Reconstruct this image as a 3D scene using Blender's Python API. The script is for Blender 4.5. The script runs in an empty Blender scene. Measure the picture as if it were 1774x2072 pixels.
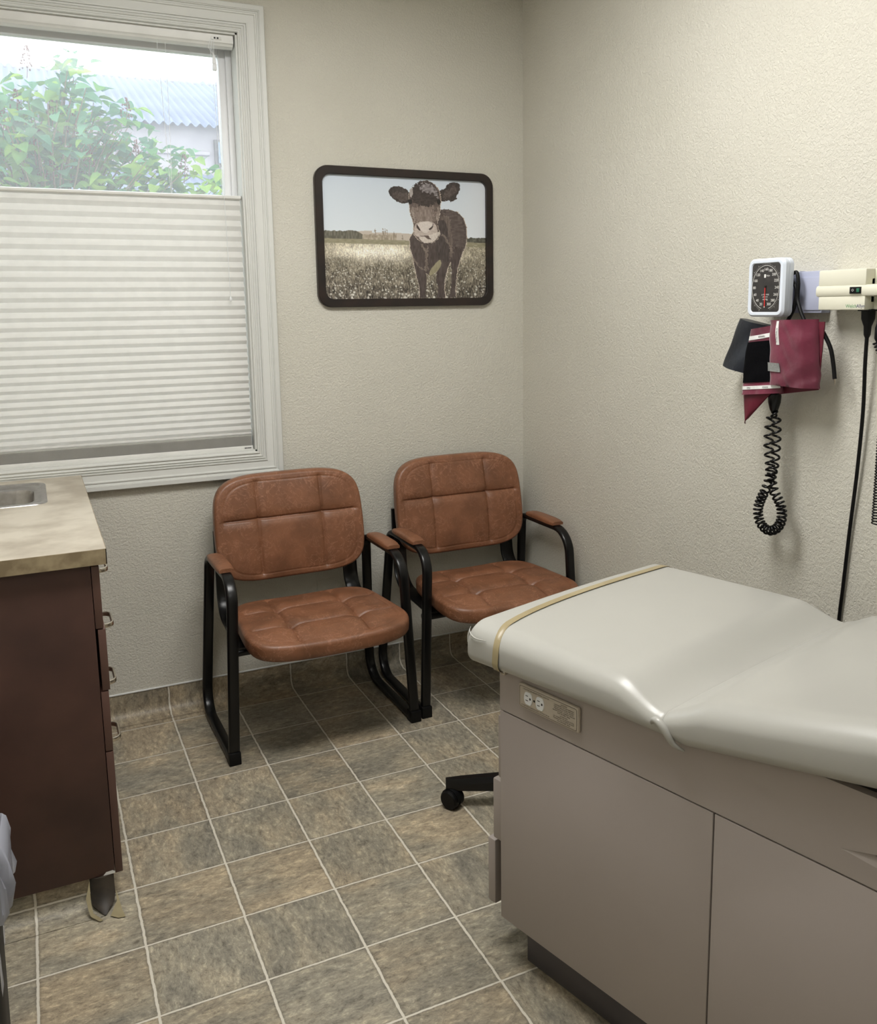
import bpy, bmesh, math, random
import numpy as np
from mathutils import Vector, Matrix, Euler
random.seed(7)
PI = math.pi
C = bpy.context.scene.collection
scn = bpy.context.scene

# ---------------------------------------------------------------- camera
T = 0.2286                                  # one printed floor tile, metres
F_PX, YAW, PITCH, ROLL = 1782.16, .438059, .159772, -.0144942
CAM = Vector((.09510, -2.87743, 1.45234))
PPX, PPY = 902.32, 908.56
def cam_axes():
    cy, sy = math.cos(YAW), math.sin(YAW); cp, sp = math.cos(PITCH), math.sin(PITCH)
    cr, sr = math.cos(ROLL), math.sin(ROLL)
    f = Vector((sy*cp, cy*cp, -sp)); r = Vector((cy, -sy, 0)); u = r.cross(f)
    return cr*r + sr*u, -sr*r + cr*u, f
r_, u_, f_ = cam_axes()
cd = bpy.data.cameras.new('camera'); cam = bpy.data.objects.new('camera', cd); C.objects.link(cam)
cam.matrix_world = Matrix(((r_.x, u_.x, -f_.x, CAM.x), (r_.y, u_.y, -f_.y, CAM.y), (r_.z, u_.z, -f_.z, CAM.z), (0, 0, 0, 1)))
cd.sensor_fit = 'HORIZONTAL'; cd.sensor_width = 36.0
cd.lens = F_PX/1774*36.0
cd.shift_x = -(PPX-887)/1774; cd.shift_y = -(1036-PPY)/1774
cd.clip_start = .05; cd.clip_end = 200
scn.camera = cam

# ---------------------------------------------------------------- sky, exposure
w = bpy.data.worlds.new('overcast_sky'); scn.world = w; w.use_nodes = True
bg = w.node_tree.nodes['Background']
bg.inputs[0].default_value = (.93, .97, 1.0, 1); bg.inputs[1].default_value = 1.9
scn.view_settings.view_transform = 'Standard'; scn.view_settings.look = 'None'
scn.view_settings.exposure = 1.08; scn.view_settings.gamma = 1.0; scn.view_settings.use_curve_mapping = False
LAMPS = [(.72, -1.20, 11.0), (.70, -3.10, 2.0)]     # ceiling troffers: x, y, emission strength
LAMP_COL = (1.0, .985, .958)

# ---------------------------------------------------------------- colour + materials
def lin(c):
    if isinstance(c, str): c = [int(c[i:i+2], 16) for i in (0, 2, 4)]
    o = []
    for v in c[:3]:
        v = v/255.
        o.append(v/12.92 if v <= .04045 else ((v+.055)/1.055)**2.4)
    return (o[0], o[1], o[2], 1)
class NT:
    def __init__(s, m): s.t = m.node_tree; s.n = s.t.nodes; s.l = s.t.links
    def add(s, typ, ins=None, **kw):
        n = s.n.new(typ)
        for k, v in kw.items(): setattr(n, k, v)
        for k, v in (ins or {}).items():
            if hasattr(v, 'bl_idname') or isinstance(v, bpy.types.NodeSocket): s.l.new(v, n.inputs[k])
            else: n.inputs[k].default_value = v
        return n
    def math(s, op, a, b=0.0, c=0.0, clamp=False):
        n = s.n.new('ShaderNodeMath'); n.operation = op; n.use_clamp = clamp
        for i, v in enumerate((a, b, c)):
            if isinstance(v, bpy.types.NodeSocket): s.l.new(v, n.inputs[i])
            else: n.inputs[i].default_value = v
        return n.outputs[0]
    def mix(s, fac, a, b, mode='MIX'):
        n = s.n.new('ShaderNodeMix'); n.data_type = 'RGBA'; n.blend_type = mode
        for i, v in ((0, fac), (6, a), (7, b)):
            if isinstance(v, bpy.types.NodeSocket): s.l.new(v, n.inputs[i])
            else: n.inputs[i].default_value = v
        return n.outputs[2]
    def ramp(s, fac, stops, interp='LINEAR'):
        n = s.n.new('ShaderNodeValToRGB'); n.color_ramp.interpolation = interp
        s.l.new(fac, n.inputs[0]); e = n.color_ramp.elements
        while len(e) < len(stops): e.new(.5)
        for i, (p, c) in enumerate(stops): e[i].position = p; e[i].color = c
        return n.outputs[0]
def mk(name, col=(128, 128, 128), rough=.5, metal=0., spec=.5, **kw):
    m = bpy.data.materials.new(name); m.use_nodes = True
    b = m.node_tree.nodes['Principled BSDF']
    b.inputs['Base Color'].default_value = lin(col); b.inputs['Roughness'].default_value = rough
    b.inputs['Metallic'].default_value = metal; b.inputs['Specular IOR Level'].default_value = spec
    for k, v in kw.items(): b.inputs[k].default_value = v
    return m, NT(m), b
def noise_mat(name, c1, c2, scale=8, detail=4, rough=.5, bump=0., bscale=None, bdist=.001, metal=0., spec=.5, lo=.35, hi=.65, **kw):
    m, t, b = mk(name, c1, rough, metal, spec, **kw)
    tc = t.add('ShaderNodeTexCoord').outputs['Object']
    n = t.add('ShaderNodeTexNoise', {'Vector': tc, 'Scale': scale, 'Detail': detail})
    t.l.new(t.ramp(n.outputs['Fac'], [(lo, lin(c1)), (hi, lin(c2))]), b.inputs['Base Color'])
    if bump:
        n2 = t.add('ShaderNodeTexNoise', {'Vector': tc, 'Scale': bscale or scale*6, 'Detail': 3.0})
        bp = t.add('ShaderNodeBump', {'Height': n2.outputs['Fac'], 'Strength': bump, 'Distance': bdist})
        t.l.new(bp.outputs[0], b.inputs['Normal'])
    return m

def wall_mat():
    m, t, b = mk('orange_peel_wall_paint', (214, 208, 194), .55, 0, .35)
    pos = t.add('ShaderNodeNewGeometry').outputs['Position']
    n1 = t.add('ShaderNodeTexNoise', {'Vector': pos, 'Scale': 128.0, 'Detail': 4.0, 'Roughness': .55, 'Distortion': .6})
    n2 = t.add('ShaderNodeTexNoise', {'Vector': pos, 'Scale': 260.0, 'Detail': 2.0})
    h = t.ramp(n1.outputs['Fac'], [(.40, (0, 0, 0, 1)), (.60, (1, 1, 1, 1))])
    h2 = t.math('ADD', h, t.math('MULTIPLY', n2.outputs['Fac'], .5))
    bp = t.add('ShaderNodeBump', {'Height': h2, 'Strength': .55, 'Distance': .0020})
    t.l.new(bp.outputs[0], b.inputs['Normal'])
    n3 = t.add('ShaderNodeTexNoise', {'Vector': pos, 'Scale': 2.2, 'Detail': 3.0})
    t.l.new(t.ramp(n3.outputs['Fac'], [(.3, lin((202, 199, 187))), (.7, lin((208, 205, 194)))]), b.inputs['Base Color'])
    return m
def floor_mat():
    m, t, b = mk('slate_print_vinyl', (120, 112, 95), .42, 0, .4)
    uv = t.add('ShaderNodeUVMap').outputs[0]
    sp = t.add('ShaderNodeSeparateXYZ', {0: uv}); u, v = sp.outputs[0], sp.outputs[1]
    wob = t.add('ShaderNodeTexNoise', {'Vector': uv, 'Scale': 7.0, 'Detail': 3.0})
    wo = t.math('MULTIPLY', t.math('SUBTRACT', wob.outputs['Fac'], .5), .022)
    u2 = t.math('ADD', u, wo); v2 = t.math('ADD', v, t.math('MULTIPLY', wo, .5))
    cu, cv = t.math('FLOOR', u2), t.math('FLOOR', v2)
    fu, fv = t.math('SUBTRACT', u2, cu), t.math('SUBTRACT', v2, cv)
    eu = t.math('MINIMUM', fu, t.math('SUBTRACT', 1.0, fu)); ev = t.math('MINIMUM', fv, t.math('SUBTRACT', 1.0, fv))
    e = t.math('MINIMUM', t.math('MULTIPLY', eu, .92), t.math('MULTIPLY', ev, 1.12))
    fine = t.add('ShaderNodeTexNoise', {'Vector': uv, 'Scale': 22.0, 'Detail': 2.0})
    e2 = t.math('ADD', e, t.math('MULTIPLY', t.math('SUBTRACT', fine.outputs['Fac'], .5), .010))
    grout = t.add('ShaderNodeMapRange', {0: e2, 1: .0095, 2: .0135, 3: 1.0, 4: 0.0}).outputs[0]
    rim = t.add('ShaderNodeMapRange', {0: e2, 1: .010, 2: .035, 3: 1.0, 4: 0.0}).outputs[0]
    cell = t.add('ShaderNodeCombineXYZ', {0: cu, 1: cv, 2: 0.0}).outputs[0]
    wn = t.add('ShaderNodeTexWhiteNoise', {'Vector': cell}, noise_dimensions='3D')
    r = wn.outputs['Value']; rc = t.add('ShaderNodeSeparateXYZ', {0: wn.outputs['Color']})
    off = t.math('MULTIPLY', r, 91.0)
    va = t.add('ShaderNodeCombineXYZ', {0: t.math('ADD', t.math('MULTIPLY', u, 1.1), off), 1: t.math('MULTIPLY', v, 2.3), 2: off}).outputs[0]
    vb = t.add('ShaderNodeCombineXYZ', {0: t.math('ADD', t.math('MULTIPLY', u, 2.3), off), 1: t.math('MULTIPLY', v, 1.1), 2: off}).outputs[0]
    sel = t.math('GREATER_THAN', rc.outputs[0], .45)
    vm = t.add('ShaderNodeMix', {0: sel, 4: va, 5: vb}, data_type='VECTOR').outputs[1]
    n1 = t.add('ShaderNodeTexNoise', {'Vector': vm, 'Scale': 1.1, 'Detail': 8.0, 'Roughness': .72, 'Distortion': .5})
    n2 = t.add('ShaderNodeTexNoise', {'Vector': vm, 'Scale': 7.5, 'Detail': 9.0, 'Roughness': .84, 'Distortion': .35})
    n3 = t.add('ShaderNodeTexNoise', {'Vector': vm, 'Scale': .55, 'Detail': 4.0, 'Roughness': .6})
    n5 = t.add('ShaderNodeTexNoise', {'Vector': vm, 'Scale': 1.7, 'Detail': 6.0, 'Roughness': .62, 'Distortion': 1.1})
    base = t.ramp(n1.outputs['Fac'], [(.30, lin((96, 90, 80))), (.42, lin((124, 117, 103))), (.50, lin((142, 134, 117))), (.58, lin((158, 147, 126))), (.70, lin((184, 175, 156)))])
    warm = t.ramp(t.math('ADD', n3.outputs['Fac'], t.math('MULTIPLY', t.math('SUBTRACT', rc.outputs[2], .5), .22)), [(.38, lin((126, 123, 113))), (.50, lin((138, 131, 116))), (.64, lin((158, 141, 117)))])
    c1 = t.mix(.50, base, warm)
    dk = t.ramp(n2.outputs['Fac'], [(.36, (.36, .34, .32, 1)), (.46, (.86, .86, .86, 1)), (.54, (1.10, 1.10, 1.08, 1)), (.63, (1.80, 1.78, 1.70, 1))])
    c2 = t.mix(.9, c1, dk, 'MULTIPLY')
    crk = t.math('ABSOLUTE', t.math('SUBTRACT', n5.outputs['Fac'], .5))
    cf = t.add('ShaderNodeMapRange', {0: crk, 1: 0.0, 2: .010, 3: .45, 4: 0.0}).outputs[0]
    c2 = t.mix(t.math('MULTIPLY', cf, t.math('GREATER_THAN', rc.outputs[2], .35)), c2, lin((78, 72, 62)))
    br = t.math('ADD', .98, t.math('MULTIPLY', rc.outputs[1], .26))
    cb = t.add('ShaderNodeCombineXYZ', {0: br, 1: br, 2: br}).outputs[0]
    c3 = t.mix(1.0, c2, cb, 'MULTIPLY')
    c4 = t.mix(t.math('MULTIPLY', rim, .38), c3, lin((74, 70, 60)))
    col = t.mix(grout, c4, lin((206, 200, 186)))
    t.l.new(col, b.inputs['Base Color'])
    hgt = t.math('SUBTRACT', t.math('MULTIPLY', n2.outputs['Fac'], .5), t.math('MULTIPLY', rim, .5))
    bp = t.add('ShaderNodeBump', {'Height': hgt, 'Strength': .5, 'Distance': .0015})
    t.l.new(bp.outputs[0], b.inputs['Normal'])
    rg = t.math('ADD', .36, t.math('MULTIPLY', n2.outputs['Fac'], .22)); t.l.new(rg, b.inputs['Roughness'])
    return m
def leather_mat():
    m, t, b = mk('brown_leatherette', (150, 92, 62), .42, 0, .45)
    tc = t.add('ShaderNodeTexCoord').outputs['Object']
    n = t.add('ShaderNodeTexNoise', {'Vector': tc, 'Scale': 9.0, 'Detail': 5.0, 'Roughness': .6})
    base = t.ramp(n.outputs['Fac'], [(.3, lin((102, 67, 46))), (.6, lin((128, 85, 60)))])
    wv = t.add('ShaderNodeTexNoise', {'Vector': tc, 'Scale': 19.0, 'Detail': 4.0, 'Roughness': .6, 'Distortion': 1.6})
    vein = t.math('ABSOLUTE', t.math('SUBTRACT', wv.outputs['Fac'], .5))
    vm = t.add('ShaderNodeMapRange', {0: vein, 1: 0.0, 2: .022, 3: 1.0, 4: 0.0}).outputs[0]
    n2 = t.add('ShaderNodeTexNoise', {'Vector': tc, 'Scale': 7.0, 'Detail': 2.0})
    vmm = t.math('MULTIPLY', vm, t.add('ShaderNodeMapRange', {0: n2.outputs['Fac'], 1: .34, 2: .62, 3: .12, 4: .70}).outputs[0])
    t.l.new(t.mix(vmm, base, lin((168, 122, 98))), b.inputs['Base Color'])
    n3 = t.add('ShaderNodeTexNoise', {'Vector': tc, 'Scale': 260.0, 'Detail': 2.0})
    n4 = t.add('ShaderNodeTexNoise', {'Vector': tc, 'Scale': 22.0, 'Detail': 3.0})
    h = t.math('ADD', t.math('MULTIPLY', n3.outputs['Fac'], .3), n4.outputs['Fac'])
    bp = t.add('ShaderNodeBump', {'Height': h, 'Strength': .25, 'Distance': .003})
    t.l.new(bp.outputs[0], b.inputs['Normal'])
    return m
def glass_mat():
    m = bpy.data.materials.new('window_glass'); m.use_nodes = True; t = NT(m)
    t.n.remove(t.n['Principled BSDF']); out = t.n['Material Output']
    tr = t.add('ShaderNodeBsdfTransparent', {0: (.97, .985, .98, 1)}); gl = t.add('ShaderNodeBsdfGlossy', {'Roughness': .02})
    fr = t.add('ShaderNodeFresnel', {0: 1.45})
    mx = t.add('ShaderNodeMixShader', {0: t.math('MULTIPLY', fr.outputs[0], .25), 1: tr.outputs[0], 2: gl.outputs[0]})
    df = t.add('ShaderNodeBsdfTranslucent', {0: (.95, .97, 1, 1)})       # bright haze veiling the outdoor view, mixed into the pane
    m2 = t.add('ShaderNodeMixShader', {0: .12, 1: mx.outputs[0], 2: df.outputs[0]})
    t.l.new(m2.outputs[0], out.inputs[0]); return m
def shade_mat():
    m = bpy.data.materials.new('cellular_shade_fabric'); m.use_nodes = True; t = NT(m)
    t.n.remove(t.n['Principled BSDF']); out = t.n['Material Output']
    tc = t.add('ShaderNodeTexCoord').outputs['Object']
    n = t.add('ShaderNodeTexNoise', {'Vector': tc, 'Scale': 30.0, 'Detail': 5.0})
    c = t.ramp(n.outputs['Fac'], [(.3, lin((228, 226, 222))), (.7, lin((240, 238, 234)))])
    d = t.add('ShaderNodeBsdfDiffuse', {0: c}); tl = t.add('ShaderNodeBsdfTranslucent', {0: lin((238, 237, 235))})
    mx = t.add('ShaderNodeMixShader', {0: .50, 1: d.outputs[0], 2: tl.outputs[0]})
    t.l.new(mx.outputs[0], out.inputs[0]); return m
def leaf_mat(name, a, b_):
    m = bpy.data.materials.new(name); m.use_nodes = True; t = NT(m)
    t.n.remove(t.n['Principled BSDF']); out = t.n['Material Output']
    tc = t.add('ShaderNodeTexCoord').outputs['Object']
    n = t.add('ShaderNodeTexNoise', {'Vector': tc, 'Scale': 3.2, 'Detail': 4.0})
    c = t.ramp(n.outputs['Fac'], [(.38, lin(a)), (.60, lin(b_))])
    d = t.add('ShaderNodeBsdfDiffuse', {0: c}); tl = t.add('ShaderNodeBsdfTranslucent', {0: c})
    mx = t.add('ShaderNodeMixShader', {0: .35, 1: d.outputs[0], 2: tl.outputs[0]})
    t.l.new(mx.outputs[0], out.inputs[0]); return m
def emit_mat(name, col, s):
    m = bpy.data.materials.new(name); m.use_nodes = True; t = NT(m)
    t.n.remove(t.n['Principled BSDF'])
    e = t.add('ShaderNodeEmission', {0: (*col, 1), 1: s}); t.l.new(e.outputs[0], t.n['Material Output'].inputs[0]); return m
def attr_mat():
    m, t, b = mk('printed_photo_paper', (200, 200, 200), .38, 0, .45)
    a = t.add('ShaderNodeVertexColor', layer_name='print'); t.l.new(a.outputs[0], b.inputs['Base Color']); return m

M = {}
M['wall'] = wall_mat(); M['floor'] = floor_mat(); M['leather'] = leather_mat(); M['glass'] = glass_mat(); M['shade'] = shade_mat()
M['ceiling'] = noise_mat('ceiling_paint', (226, 223, 214), (232, 229, 221), 40, 3, .8, .3, 90, .003)
M['trim'] = noise_mat('painted_white_trim', (207, 208, 204), (211, 212, 208), 1.5, 1, .42)
M['vinylframe'] = noise_mat('white_window_vinyl', (216, 217, 219), (222, 223, 225), 4, 2, .4)
M['rail'] = noise_mat('brushed_ivory_metal_rail', (214, 214, 210), (222, 222, 218), 12, 2, .32)
M['black'] = noise_mat('black_powder_coat', (6, 6, 7), (9, 9, 10), 20, 3, .28, .06, 300, .0005, spec=.4)
M['rubber'] = noise_mat('black_rubber', (5, 5, 6), (8, 8, 9), 30, 3, .5, .08, 200, .0005, spec=.25)
M['gloss_black'] = noise_mat('glossy_black_tubing', (5, 5, 6), (8, 8, 9), 30, 3, .24, spec=.3)
M['frame'] = noise_mat('dark_brown_picture_frame', (26, 20, 18), (40, 28, 24), 14, 5, .35, .12, 60, .001)
M['print'] = attr_mat()
M['lam'] = noise_mat('travertine_laminate_top', (160, 150, 134), (193, 185, 170), 9, 10, .38, .04, 60, .0005, lo=.38, hi=.62)
M['lamedge'] = noise_mat('mottled_laminate_edge', (128, 113, 88), (160, 145, 116), 26, 9, .45, .04, 60, .0005, lo=.4, hi=.62)
M['cab'] = noise_mat('mahogany_laminate', (64, 45, 40), (80, 56, 49), 5, 6, .40, .03, 120, .0004, spec=.4)
M['cabedge'] = noise_mat('mahogany_edge_band', (86, 62, 55), (94, 68, 60), 6, 4, .42)
M['steel'] = noise_mat('brushed_stainless_steel', (176, 173, 172), (192, 189, 188), 60, 4, .26, metal=1.0)
M['nickel'] = noise_mat('satin_nickel', (196, 188, 174), (208, 201, 188), 50, 3, .24, metal=1.0)
M['vinyl'] = noise_mat('grey_vinyl_upholstery', (167, 166, 160), (172, 171, 165), 2.5, 3, .30, .12, 340, .0006, spec=.5)
M['tbody'] = noise_mat('taupe_painted_steel', (163, 154, 149), (168, 159, 154), 2, 3, .42, .04, 200, .0004)
M['kick'] = noise_mat('dark_grey_base', (76, 72, 75), (84, 80, 83), 6, 3, .5)
M['band'] = noise_mat('amber_elastic_strap', (150, 136, 102), (162, 149, 116), 10, 3, .35)
M['plate'] = noise_mat('beige_outlet_plate', (184, 174, 160), (190, 180, 166), 6, 2, .45)
M['white'] = noise_mat('white_plastic', (222, 224, 226), (228, 230, 232), 6, 2, .35)
M['coolwhite'] = noise_mat('pale_blue_white_plastic', (212, 220, 232), (220, 227, 238), 6, 2, .35)
M['lavender'] = noise_mat('lavender_white_bracket', (168, 173, 196), (176, 181, 204), 6, 2, .4)
M['cream'] = noise_mat('cream_plastic_housing', (216, 214, 196), (222, 220, 203), 6, 2, .42)
M['dial'] = noise_mat('charcoal_dial', (38, 36, 36), (52, 48, 47), 40, 4, .3)
M['ink'] = mk('black_ink', (16, 14, 14), .6)[0]
M['inkw'] = mk('white_ink', (226, 226, 222), .6)[0]
M['red'] = mk('red_needle', (222, 42, 36), .5)[0]
M['green'] = noise_mat('green_switch_lens', (32, 92, 70), (44, 112, 84), 60, 2, .3)
M['inkgreen'] = mk('green_logo_ink', (104, 160, 112), .6)[0]
M['inkblue'] = mk('blue_logo_ink', (58, 66, 110), .6)[0]
M['maroon'] = noise_mat('maroon_nylon', (88, 20, 43), (114, 33, 60), 7, 5, .38, .5, 24, .006, **{'Sheen Weight': .3})
M['maroon_dark'] = noise_mat('maroon_cuff_lining', (84, 14, 34), (100, 20, 42), 9, 4, .55, .3, 30, .004)
M['navy'] = noise_mat('navy_nylon', (24, 28, 36), (36, 41, 50), 8, 5, .42, .5, 26, .006)
M['velcro'] = noise_mat('black_loop_pile', (4, 4, 7), (9, 9, 12), 200, 4, .95, .5, 500, .001, spec=.1)
M['label'] = noise_mat('white_woven_label', (224, 224, 222), (232, 232, 230), 80, 2, .6)
M['greylabel'] = noise_mat('grey_woven_patch', (130, 132, 130), (152, 154, 152), 300, 3, .5)
M['liner'] = mk('clear_plastic_liner', (206, 210, 224), .22, 0, .5, **{'Transmission Weight': .35, 'Alpha': .8})[0]
M['can'] = noise_mat('black_waste_bin_plastic', (18, 19, 21), (23, 24, 26), 10, 3, .6)
M['leaf'] = leaf_mat('lilac_leaf', (78, 126, 80), (132, 160, 76))
M['leaf2'] = leaf_mat('bluish_lilac_leaf', (74, 120, 98), (104, 144, 112))
M['twig'] = noise_mat('lilac_twig', (92, 78, 62), (118, 104, 84), 20, 4, .8)
M['seed'] = noise_mat('dry_seed_head', (78, 40, 42), (98, 58, 52), 30, 3, .8)
M['stucco'] = noise_mat('pale_stucco', (146, 142, 148), (152, 148, 154), 3, 5, .85, .2, 30, .005)
M['roof'] = noise_mat('galvanised_corrugated_roof', (98, 108, 132), (114, 124, 148), 1.2, 5, .6)
M['darkglass'] = noise_mat('dark_pane', (110, 130, 150), (125, 145, 165), 2, 2, .25)
M['gravel'] = noise_mat('outdoor_gravel', (128, 124, 112), (160, 156, 144), 8, 6, .9)
M['subfloor'] = noise_mat('torn_vinyl_backing', (132, 121, 90), (150, 139, 108), 18, 5, .8)
M['scuff'] = noise_mat('dark_worn_cove', (38, 34, 29), (62, 54, 45), 20, 5, .6)
M['diff'] = [emit_mat('lit_diffuser_%d' % i, LAMP_COL, L[2]) for i, L in enumerate(LAMPS)]

# ---------------------------------------------------------------- mesh helpers
class MB:
    def __init__(s): s.v = []; s.f = []; s.m = []; s.mats = []
    def mi(s, mat):
        if mat is None: return 0
        if mat not in s.mats: s.mats.append(mat)
        return s.mats.index(mat)
    def add(s, vs, fs, mat=None, fn=None):
        o = len(s.v); i = s.mi(mat)
        for p in vs: s.v.append(tuple(fn(p) if fn else p))
        for f in fs: s.f.append(tuple(a+o for a in f)); s.m.append(i)
    def box(s, lo, hi, bev=0., mat=None, seg=2, fn=None):
        lo, hi = [min(a, b) for a, b in zip(lo, hi)], [max(a, b) for a, b in zip(lo, hi)]
        bm = bmesh.new(); bmesh.ops.create_cube(bm, size=1)
        for q in bm.verts: q.co = Vector([(lo[i]+hi[i])/2 + q.co[i]*(hi[i]-lo[i]) for i in range(3)])
        if bev > 0: bmesh.ops.bevel(bm, geom=bm.edges[:], offset=min(bev, .45*min(hi[i]-lo[i] for i in range(3))), segments=seg, profile=.5, affect='EDGES')
        bm.verts.index_update(); s.add([q.co[:] for q in bm.verts], [[q.index for q in f.verts] for f in bm.faces], mat, fn); bm.free()
    def loft(s, rings, closed=True, caps=True, mat=None, loop=False):
        n = len(rings[0]); vs = [p for r in rings for p in r]; fs = []
        R = len(rings)
        for k in range(R if loop else R-1):
            k2 = (k+1) % R
            for i in range(n if closed else n-1):
                j = (i+1) % n; fs.append((k*n+i, k*n+j, k2*n+j, k2*n+i))
        if caps and not loop: fs.append(tuple(range(n))[::-1]); fs.append(tuple((R-1)*n+i for i in range(n)))
        s.add(vs, fs, mat)
    def sweep(s, path, prof, side, mat=None, loop=False, sidefn=None):
        """prof: list of (a, b): a along side axis, b along (side x tangent)"""
        rings = []; n = len(path)
        for i, p in enumerate(path):
            p = Vector(p)
            a = Vector(path[(i-1) % n] if (loop or i > 0) else path[0]); b = Vector(path[(i+1) % n] if (loop or i < n-1) else path[-1])
            t = (b-a).normalized(); sd = Vector(side); sd = (sd - t*sd.dot(t)).normalized(); up = sd.cross(t)
            rings.append([tuple(p + sd*x + up*y) for x, y in prof])
        s.loft(rings, True, True, mat, loop)
    def tube(s, path, r, n=10, mat=None, caps=True):
        path = [Vector(p) for p in path]; t0 = (path[1]-path[0]).normalized()
        u = t0.orthogonal().normalized(); rings = []
        for i, p in enumerate(path):
            t = (path[min(i+1, len(path)-1)] - path[max(i-1, 0)]).normalized()
            u = (u - t*u.dot(t)).normalized(); v = t.cross(u); rr = r[i] if hasattr(r, '__len__') else r
            rings.append([tuple(p + (u*math.cos(2*PI*k/n) + v*math.sin(2*PI*k/n))*rr) for k in range(n)])
        s.loft(rings, True, caps, mat)
    def lathe(s, prof, c, n=32, mat=None, axis='z'):
        """prof: list of (r, h)"""
        rings = []
        for r, h in prof:
            ring = []
            for k in range(n):
                a = 2*PI*k/n; x, y = r*math.cos(a), r*math.sin(a)
                q = {'z': (x, y, h), 'x': (h, x, y), 'y': (x, h, y)}[axis]
                ring.append((c[0]+q[0], c[1]+q[1], c[2]+q[2]))
            rings.append(ring)
        s.loft(rings, True, True, mat)
    def build(s, name, mat=None, parent=None, world=False, sharp=38, smooth=True, uv=None):
        me = bpy.data.meshes.new(name)
        vs = s.v
        if world and parent is not None:
            m4 = Matrix.Identity(4); q = parent
            while q is not None: m4 = q.matrix_basis @ m4; q = q.parent
            inv = m4.inverted(); vs = [tuple(inv @ Vector(p)) for p in vs]
        me.from_pydata([tuple(p) for p in vs], [], s.f)
        mats = list(s.mats) if s.mats else [mat]
        for q in mats: me.materials.append(q)
        if len(mats) > 1: me.polygons.foreach_set('material_index', s.m)
        bm = bmesh.new(); bm.from_mesh(me); bmesh.ops.recalc_face_normals(bm, faces=bm.faces[:]); bm.to_mesh(me); bm.free()
        if smooth:
            me.polygons.foreach_set('use_smooth', [True]*len(me.polygons)); me.set_sharp_from_angle(angle=math.radians(sharp))
        if uv:
            L = me.uv_layers.new(name='UVMap')
            for l in me.loops: L.data[l.index].uv = uv[l.vertex_index]
        me.update()
        o = bpy.data.objects.new(name, me); C.objects.link(o)
        if parent is not None: o.parent = parent
        return o
def thing(name, label, cat, loc=(0, 0, 0), rotz=0, group=None):
    o = bpy.data.objects.new(name, None); C.objects.link(o); o.empty_display_size = .05
    o.location = loc; o.rotation_euler = (0, 0, rotz)
    o.matrix_basis = Matrix.Translation(Vector(loc)) @ Matrix.Rotation(rotz, 4, 'Z')
    o['label'] = label; o['category'] = cat
    if group: o['group'] = group
    return o
def tag(o, label, cat, group=None):
    o['label'] = label; o['category'] = cat
    if group: o['group'] = group
    return o
def struct(o): o['kind'] = 'structure'; return o
def text_geo(body, size, align='CENTER'):
    cu = bpy.data.curves.new('t', 'FONT'); cu.body = body; cu.size = size; cu.align_x = align; cu.align_y = 'CENTER'; cu.resolution_u = 3
    o = bpy.data.objects.new('t', cu); C.objects.link(o)
    me = bpy.data.meshes.new_from_object(o.evaluated_get(bpy.context.evaluated_depsgraph_get()))
    vs = [v.co[:] for v in me.vertices]; fs = [tuple(p.vertices) for p in me.polygons]
    bpy.data.objects.remove(o); bpy.data.curves.remove(cu); bpy.data.meshes.remove(me)
    return vs, fs
def arc(cx, cy, r, a0, a1, n=8):
    return [(cx + r*math.cos(a0+(a1-a0)*i/n), cy + r*math.sin(a0+(a1-a0)*i/n)) for i in range(n+1)]
def rrect(w, h, r, n=5, cx=0., cy=0.):
    o = []
    for sx, sy, a in ((1, 1, 0), (-1, 1, PI/2), (-1, -1, PI), (1, -1, 1.5*PI)):
        o += [(cx+sx*(w/2-r)+r*math.cos(a+PI/2*i/n), cy+sy*(h/2-r)+r*math.sin(a+PI/2*i/n)) for i in range(n+1)]
    return o
def smooth3(pts, n=8):
    P = [Vector(p) for p in pts]; o = []
    for i in range(len(P)-1):
        p0, p1, p2, p3 = P[max(i-1, 0)], P[i], P[i+1], P[min(i+2, len(P)-1)]
        for k in range(n):
            t = k/n; o.append(.5*((2*p1)+(p2-p0)*t+(2*p0-5*p1+4*p2-p3)*t*t+(3*p1-p0-3*p2+p3)*t**3))
    o.append(P[-1]); return o
def fillet(pts, rad, n=7):
    """polyline of 3-d points with rounded corners; rad: one per inner vertex"""
    P = [Vector(p) for p in pts]; out = [P[0]]
    for i in range(1, len(P)-1):
        a, b, c = P[i-1], P[i], P[i+1]; r = rad[i-1] if hasattr(rad, '__len__') else rad
        d1, d2 = (a-b).normalized(), (c-b).normalized(); ang = d1.angle(d2)
        if ang > 3.1 or r <= 0: out.append(b); continue
        L = r/math.tan(ang/2); p1, p2 = b+d1*L, b+d2*L
        ctr = b + (d1+d2).normalized()*(r/math.sin(ang/2))
        v1, v2 = p1-ctr, p2-ctr; w = v1.angle(v2)
        for k in range(n+1):
            q = k/n; out.append(ctr + (v1*math.sin((1-q)*w)+v2*math.sin(q*w))/math.sin(w))
    out.append(P[-1]); return out

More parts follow.
